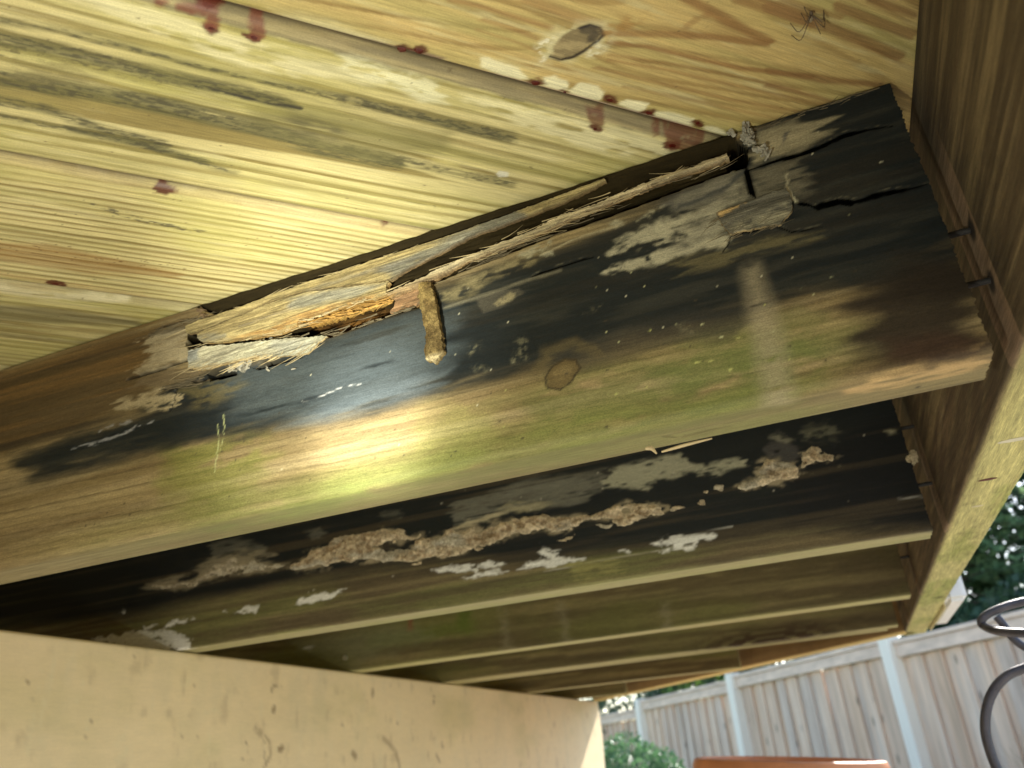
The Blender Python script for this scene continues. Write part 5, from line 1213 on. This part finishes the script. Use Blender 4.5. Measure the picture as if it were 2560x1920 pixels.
# ------------------------------------------------------------------ fence
FP = [(-4.01, 12.90), (-2.55, 10.95), (-1.080, 9.00), (.380, 7.04), (1.84, 5.09), (3.30, 3.13)]
fence = thing('fence', 'weathered grey pink board fence with pale posts stepping along the garden', 'fence', (FP[2][0], FP[2][1], GROUND))
fd = Vector((FP[3][0] - FP[2][0], FP[3][1] - FP[2][1], 0)).normalized(); fn = Vector((fd.y, -fd.x, 0))
if fn.y > 0: fn = -fn
fa = math.atan2(fd.y, fd.x)
def fence_z(F):
    r = ray(*F); p0 = Vector((*FP[2], 0)); k = (p0.x * fn.x + p0.y * fn.y) / (r[0] * fn.x + r[1] * fn.y); return (r * k)
PICK = []
for n_, c in enumerate(((.74, .53, .38), (.67, .49, .37), (.78, .56, .40), (.64, .49, .38), (.72, .49, .33))):
    mt, n, l, p = nodes_of('fence_board_%d' % n_)
    tc = n.new('ShaderNodeTexCoord'); oi = n.new('ShaderNodeObjectInfo')
    ad = n.new('ShaderNodeVectorMath'); ad.operation = 'ADD'; l.new(tc.outputs['Object'], ad.inputs[0])
    cb = n.new('ShaderNodeCombineXYZ'); l.new(math_node(n, l, 'MULTIPLY', oi.outputs['Random'], 40), cb.inputs[0]); l.new(math_node(n, l, 'MULTIPLY', oi.outputs['Random'], 17), cb.inputs[2]); l.new(cb.outputs[0], ad.inputs[1])
    a = noise_node(n, l, ad.outputs[0], (1, 1, .05), 55, 6); b = noise_node(n, l, ad.outputs[0], (1, 1, .12), 7, 4)
    vo = n.new('ShaderNodeTexVoronoi'); mp = n.new('ShaderNodeMapping'); mp.inputs['Scale'].default_value = (9, 9, 3.2); l.new(ad.outputs[0], mp.inputs[0]); l.new(mp.outputs[0], vo.inputs[0]); vo.inputs['Scale'].default_value = 1
    kn = maprange(n, l, vo.outputs['Distance'], .05, .16, .35, 1)
    f = math_node(n, l, 'MULTIPLY', maprange(n, l, a, .3, .7, .80, 1.15), maprange(n, l, b, .3, .7, .78, 1.18))
    f = math_node(n, l, 'MULTIPLY', f, kn)
    mx = n.new('ShaderNodeVectorMath'); mx.operation = 'SCALE'
    cr = n.new('ShaderNodeMixRGB'); cr.inputs[1].default_value = (*c, 1); cr.inputs[2].default_value = (.58, .50, .42, 1); l.new(maprange(n, l, b, .5, .75, 0, .8), cr.inputs[0])
    l.new(cr.outputs[0], mx.inputs[0]); l.new(f, mx.inputs['Scale']); l.new(mx.outputs[0], p.inputs['Base Color']); p.inputs['Roughness'].default_value = .85
    PICK.append(mt)
POSTM = plain('pale_post', (.92, .84, .71), .7, .06, 12, .1, stretch=(1, 1, .1))
RAILM = plain('rail_wood', (.76, .58, .45), .8, .2, 18, .2, stretch=(.3, .3, 1))
import bmesh
def cuboid(w, d, h, bev=.003):
    bm = bmesh.new(); bmesh.ops.create_cube(bm, size=1)
    for v in bm.verts: v.co = Vector((v.co.x * w, v.co.y * d, (v.co.z + .5) * h))
    bmesh.ops.bevel(bm, geom=bm.edges[:], offset=bev, segments=1, affect='EDGES')
    me = bpy.data.meshes.new('cuboid'); bm.to_mesh(me); bm.free(); return me
def put(name, me, x, y, z, parent, mat, rot=fa, tilt=0):
    if mat is not None and not me.materials: me.materials.append(mat)
    o = bpy.data.objects.new(name, me); COL.objects.link(o); o.parent = parent
    o.location = Vector((x, y, z)) - origin(parent); o.rotation_euler = (0, tilt, rot); return o
tops = {}
TOPF = {1: ((1480, 1492), (1560, 1474)), 2: ((1600, 1447), (1900, 1397)), 3: ((1935, 1378), (2212, 1327))}
for i in (1, 2, 3):
    z1, z2 = fence_z(TOPF[i][0]), fence_z(TOPF[i][1]); tops[i] = float(z1[2] + z2[2]) / 2
tops[0] = tops[1] - .08; tops[4] = tops[3] + .05
pm = cuboid(.115, .115, 1.95, .006); pm.materials.append(POSTM)
rng = np.random.default_rng(77)
pick_cache = {}
for i in range(len(FP) - 1):
    a = Vector((*FP[i], 0)); b = Vector((*FP[i + 1], 0)); L = (b - a).length; zt = tops[i]
    mid = (a + b) / 2
    rm_ = cuboid(L - .12, .036, .088, .004); rm_.materials.append(RAILM)
    c = mid + fn * .045; put('rail', rm_, c.x, c.y, zt - .125, fence, None)
    cm_ = cuboid(L - .12, .13, .034, .004); cm_.materials.append(RAILM)
    c = mid + fn * .01; put('cap_rail', cm_, c.x, c.y, zt - .034, fence, None)
    lr = cuboid(L - .12, .036, .088, .004); lr.materials.append(RAILM)
    c = mid - fn * .03; put('rail', lr, c.x, c.y, GROUND + .25, fence, None)
    npk = int((L - .13) / .0985)
    for k in range(npk):
        w = .120; q = a + (b - a).normalized() * (.065 + (k + .5) * (L - .13) / npk)
        h = zt - .128 - GROUND - .03; key = (round(h, 3), int(rng.integers(5)))
        if key not in pick_cache:
            me = cuboid(w, .017, h, .0025); me.materials.append(PICK[key[1]]); pick_cache[key] = me
        off = fn * (.002 + (.020 if k % 2 else 0) + rng.uniform(0, .0015))
        put('picket', pick_cache[key], q.x + off.x, q.y + off.y, GROUND + .03, fence, None, fa + rng.uniform(-.012, .012), rng.uniform(-.004, .004))
    # trim strips beside the posts
for i, p in enumerate(FP):
    zt = max(tops.get(i, -9), tops.get(i - 1, -9)) + .02
    c = Vector((*p, 0)) + fn * .05
    put('post', pm, c.x, c.y, zt - 1.95, fence, None)

hw = thing('blocking_wall', 'unseen brown siding added behind the viewer and at the left end of the deck to block daylight', 'blocking wall', (-3.1, -1.5, GROUND))  # added unseen wall, keeps daylight off the joist faces
SID = plain('blocking_wall_brown', (.16, .13, .10), .8, .1, 6, .1)
for k in range(13):
    z0 = GROUND + .14 * k
    for A_, B_, nx, ny in (((-3.06, -1.5), (-3.06, 5.0), -1, 0), ((-3.06, -1.52), (2.2, -1.52), 0, -1)):
        vs = []
        for s_, zz in ((0, z0), (.025, z0 + .139), (.12, z0), (.12, z0 + .139)):
            for q in (A_, B_): vs.append((q[0] + nx * s_, q[1] + ny * s_, zz))
        mesh_obj('blocking_wall_board', np.array(vs), [(0, 1, 3, 2), (4, 6, 7, 5), (0, 4, 5, 1), (2, 3, 7, 6), (1, 5, 7, 3), (0, 2, 6, 4)], SID, hw)

# ------------------------------------------------------------------ plants
def leafmat(name, col, tr=.35, amt=.4):
    mt, n, l, p = nodes_of(name)
    at = n.new('ShaderNodeAttribute'); at.attribute_name = 'Col'
    l.new(at.outputs['Color'], p.inputs['Base Color']); p.inputs['Roughness'].default_value = .5
    t = n.new('ShaderNodeBsdfTranslucent'); l.new(at.outputs['Color'], t.inputs[0])
    m_ = n.new('ShaderNodeMixShader'); m_.inputs[0].default_value = tr
    l.new(p.outputs[0], m_.inputs[1]); l.new(t.outputs[0], m_.inputs[2]); l.new(m_.outputs[0], n['Material Output'].inputs[0])
    return mt
LEAF = leafmat('leaf', None)
def leaves(name, P, D, size, colA, colB, rng, parent, aspect=.4, bend=0):
    """one small folded leaf (two triangles) per point, lying along direction D"""
    n = len(P); D = D / np.linalg.norm(D, axis=1)[:, None]
    Rn = rng.normal(size=(n, 3)); S_ = np.cross(D, Rn); S_ /= np.linalg.norm(S_, axis=1)[:, None]
    sz = size * rng.uniform(.6, 1.4, n)[:, None]
    V = np.stack([P, P + D * sz * .5 + S_ * sz * aspect * .5, P + D * sz, P + D * sz * .5 - S_ * sz * aspect * .5], 1).reshape(-1, 3)
    F = np.arange(n * 4).reshape(n, 4)
    k = rng.uniform(0, 1, n)[:, None]; c = np.array(colA) * (1 - k) + np.array(colB) * k
    return mesh_obj(name, V, F, LEAF, parent, np.repeat(c, 4, 0), .5)
BARK = plain('bark', (.12, .085, .06), .95, .4, 20, .6, stretch=(1, 1, .2))
def conifer(x, y, hgt, rad, seed, label, tone=1.0, n_br=150, skirt=.35):
    rng = np.random.default_rng(seed)
    t = thing('conifer', label, 'tree', (x, y, GROUND), 'evergreen trees beyond the fence')
    tube('trunk', [(x + .03 * math.sin(k * 1.3), y + .03 * math.cos(k * 1.7), GROUND + hgt * k / 8) for k in range(9)], [.13 * (1 - .9 * k / 8) for k in range(9)], BARK, t, 9)
    P = []; D = []
    bv = []; bf = []
    for b in range(n_br):
        z = skirt + (hgt - skirt - .1) * rng.uniform(0, 1) ** 1.15
        r = rad * (1 - z / hgt) ** .7 * rng.uniform(.55, 1.15); a = rng.uniform(0, 6.283)
        base = np.array((x, y, GROUND + z)); dr = np.array((math.cos(a), math.sin(a), rng.uniform(-.25, .35)))
        side = np.array((-math.sin(a), math.cos(a), 0))
        m_ = 22
        k = np.linspace(.25, 1, m_)[:, None]
        sp = base + dr * r * k + np.array((0, 0, -.28 * r)) * k ** 2
        tip = sp[-1]; i0 = len(bv)
        for q in (base, base + dr * r * .55 + np.array((0, 0, -.09 * r)), tip):
            for e in (side * .009, np.array((0, 0, .012)), -side * .009): bv.append(q + e * (1.6 if q is base else .7))
        bf += [(i0 + j + 3 * s_, i0 + (j + 1) % 3 + 3 * s_, i0 + (j + 1) % 3 + 3 * s_ + 3, i0 + j + 3 * s_ + 3) for s_ in (0, 1) for j in range(3)]
        for s_ in (-1, 1):
            for j in range(m_):
                w = .34 * r * (1 - (j / m_) * .75) * rng.uniform(.4, 1)
                nl = 5
                dd = dr * .75 + side * s_ * .8 + np.array((0, 0, rng.uniform(-.35, .15)))
                for q in range(nl):
                    P.append(sp[j] + dd * w * (q + rng.uniform(0, 1)) / nl + rng.normal(size=3) * .012); D.append(dd + rng.normal(size=3) * .35)
    mesh_obj('limb', np.array(bv), bf, BARK, t)['kind'] = 'stuff'
    leaves('crown', np.array(P), np.array(D), .062, np.array((.08, .15, .07)) * tone, np.array((.20, .30, .14)) * tone, rng, t, .42)
conifer(1.15, 8.7, 5.2, 1.5, 1, 'feathery evergreen tree just right of the rim board above the fence', 1.5, 260)
conifer(2.75, 8.2, 5.6, 1.6, 2, 'evergreen tree at the right picture edge behind the iron hanger', 1.5, 240)
conifer(.1, 11.6, 5.5, 1.7, 3, 'dark evergreen showing through the slit between deck and fence', .8, 130)
conifer(-1.7, 13.4, 5.0, 1.7, 4, 'evergreen far left behind the fence posts', .8, 120)
conifer(1.9, 12.0, 7.0, 2.0, 5, 'tall evergreen standing farther back in shade', .65, 150)
conifer(4.1, 10.5, 7.0, 2.0, 6, 'tall evergreen hidden mostly beyond the right edge', .7, 120)

def ball(name, label, cat, c, r, n, size, ca, cb, seed, squash=1.0, stem=True, group=None):
    rng = np.random.default_rng(seed)
    t = thing(name, label, cat, (c[0], c[1], GROUND), group)
    d = rng.normal(size=(n, 3)); d /= np.linalg.norm(d, axis=1)[:, None]
    lump = 1 + .06 * np.sin(d[:, 0] * 9 + 1) * np.sin(d[:, 2] * 8) + .04 * np.sin(d[:, 1] * 15)
    rr = r * lump * (1 - .28 * rng.uniform(0, 1, n) ** 2.2)
    P = np.array(c) + d * rr[:, None] * np.array((1, 1, squash))
    D = d * .6 + rng.normal(size=(n, 3)) * .7
    leaves('foliage', P, D, size, ca, cb, rng, t, .6)
    for k in range(5):
        a = k * 1.26; tube('stem', [(c[0], c[1], GROUND), (c[0] + .1 * r * math.cos(a), c[1] + .1 * r * math.sin(a), (GROUND + c[2]) / 2), (c[0] + .5 * r * math.cos(a), c[1] + .5 * r * math.sin(a), c[2] + .3 * r)], [.016, .012, .006], BARK, t, 6)
    return t
ball('shrub', 'round clipped green shrub in front of the fence', 'shrub', (-1.30, 4.85, -.385), .46, 15000, .026, (.050, .125, .055), (.135, .26, .110), 31)
ball('bush', 'bright yellow green bush peeping over the fence cap', 'bush', (-1.75, 11.2, .55), .55, 2200, .07, (.10, .20, .03), (.20, .32, .05), 34, .8)
HB = [(-3.2, 12.9, 'leftmost dark hedge bush behind the fence'), (-1.9, 11.6, 'dark hedge bush behind the fence left of the first full post'), (-.55, 10.3, 'dark hedge bush showing above the fence between the two pale posts'), (.75, 8.6, 'dark hedge bush just behind the right pale post'), (1.75, 7.5, 'dark hedge bush behind the fence at the iron hanger'), (2.3, 10.2, 'tall hedge bush filling the gap behind the feathery evergreens'), (3.4, 8.8, 'tall hedge bush farthest right behind the iron hanger')]
for i_, (x_, y_, l_) in enumerate(HB):
    ball('hedge_bush', l_, 'hedge bush', (x_, y_, .42 if i_ < 5 else 1.3), .86 if i_ < 5 else 1.35, 5200 if i_ < 5 else 20000, .075 if i_ < 5 else .10, (.022, .050, .026), (.075, .14, .065), 60 + i_, .75 if i_ < 5 else 1.3, group='hedge bushes behind the fence')
# dry ornamental grass in the right corner
rng = np.random.default_rng(9)
dg = thing('dry_grass', 'tuft of dry brown grass at the fence foot in the lower right corner', 'dry grass', (1.02, 5.55, GROUND))
n = 1500; b0 = np.array((1.02, 5.55, GROUND)) + rng.normal(size=(n, 3)) * (.07, .07, 0)
a = rng.uniform(0, 6.283, n); ln = rng.uniform(.5, 1.25, n); sp_ = rng.uniform(.1, .55, n)
V = []; 
for s_ in range(5):
    k = s_ / 4; c_ = b0 + np.stack([np.cos(a) * sp_ * ln * k ** 1.6, np.sin(a) * sp_ * ln * k ** 1.6, ln * (k - .28 * sp_ * k ** 3)], 1)
    w = .003 * (1 - .8 * k); e = np.stack([-np.sin(a) * w, np.cos(a) * w, 0 * a], 1); V += [c_ - e, c_ + e]
V = np.stack(V, 1).reshape(-1, 3); F = np.concatenate([np.stack([np.arange(n) * 10 + 2 * s_, np.arange(n) * 10 + 2 * s_ + 1, np.arange(n) * 10 + 2 * s_ + 3, np.arange(n) * 10 + 2 * s_ + 2], 1) for s_ in range(4)])
cc = np.repeat((np.array((.34, .25, .14))[None] * rng.uniform(.6, 1.2, n)[:, None]), 10, 0)
mesh_obj('blades', V, F, LEAF, dg, cc, .7)
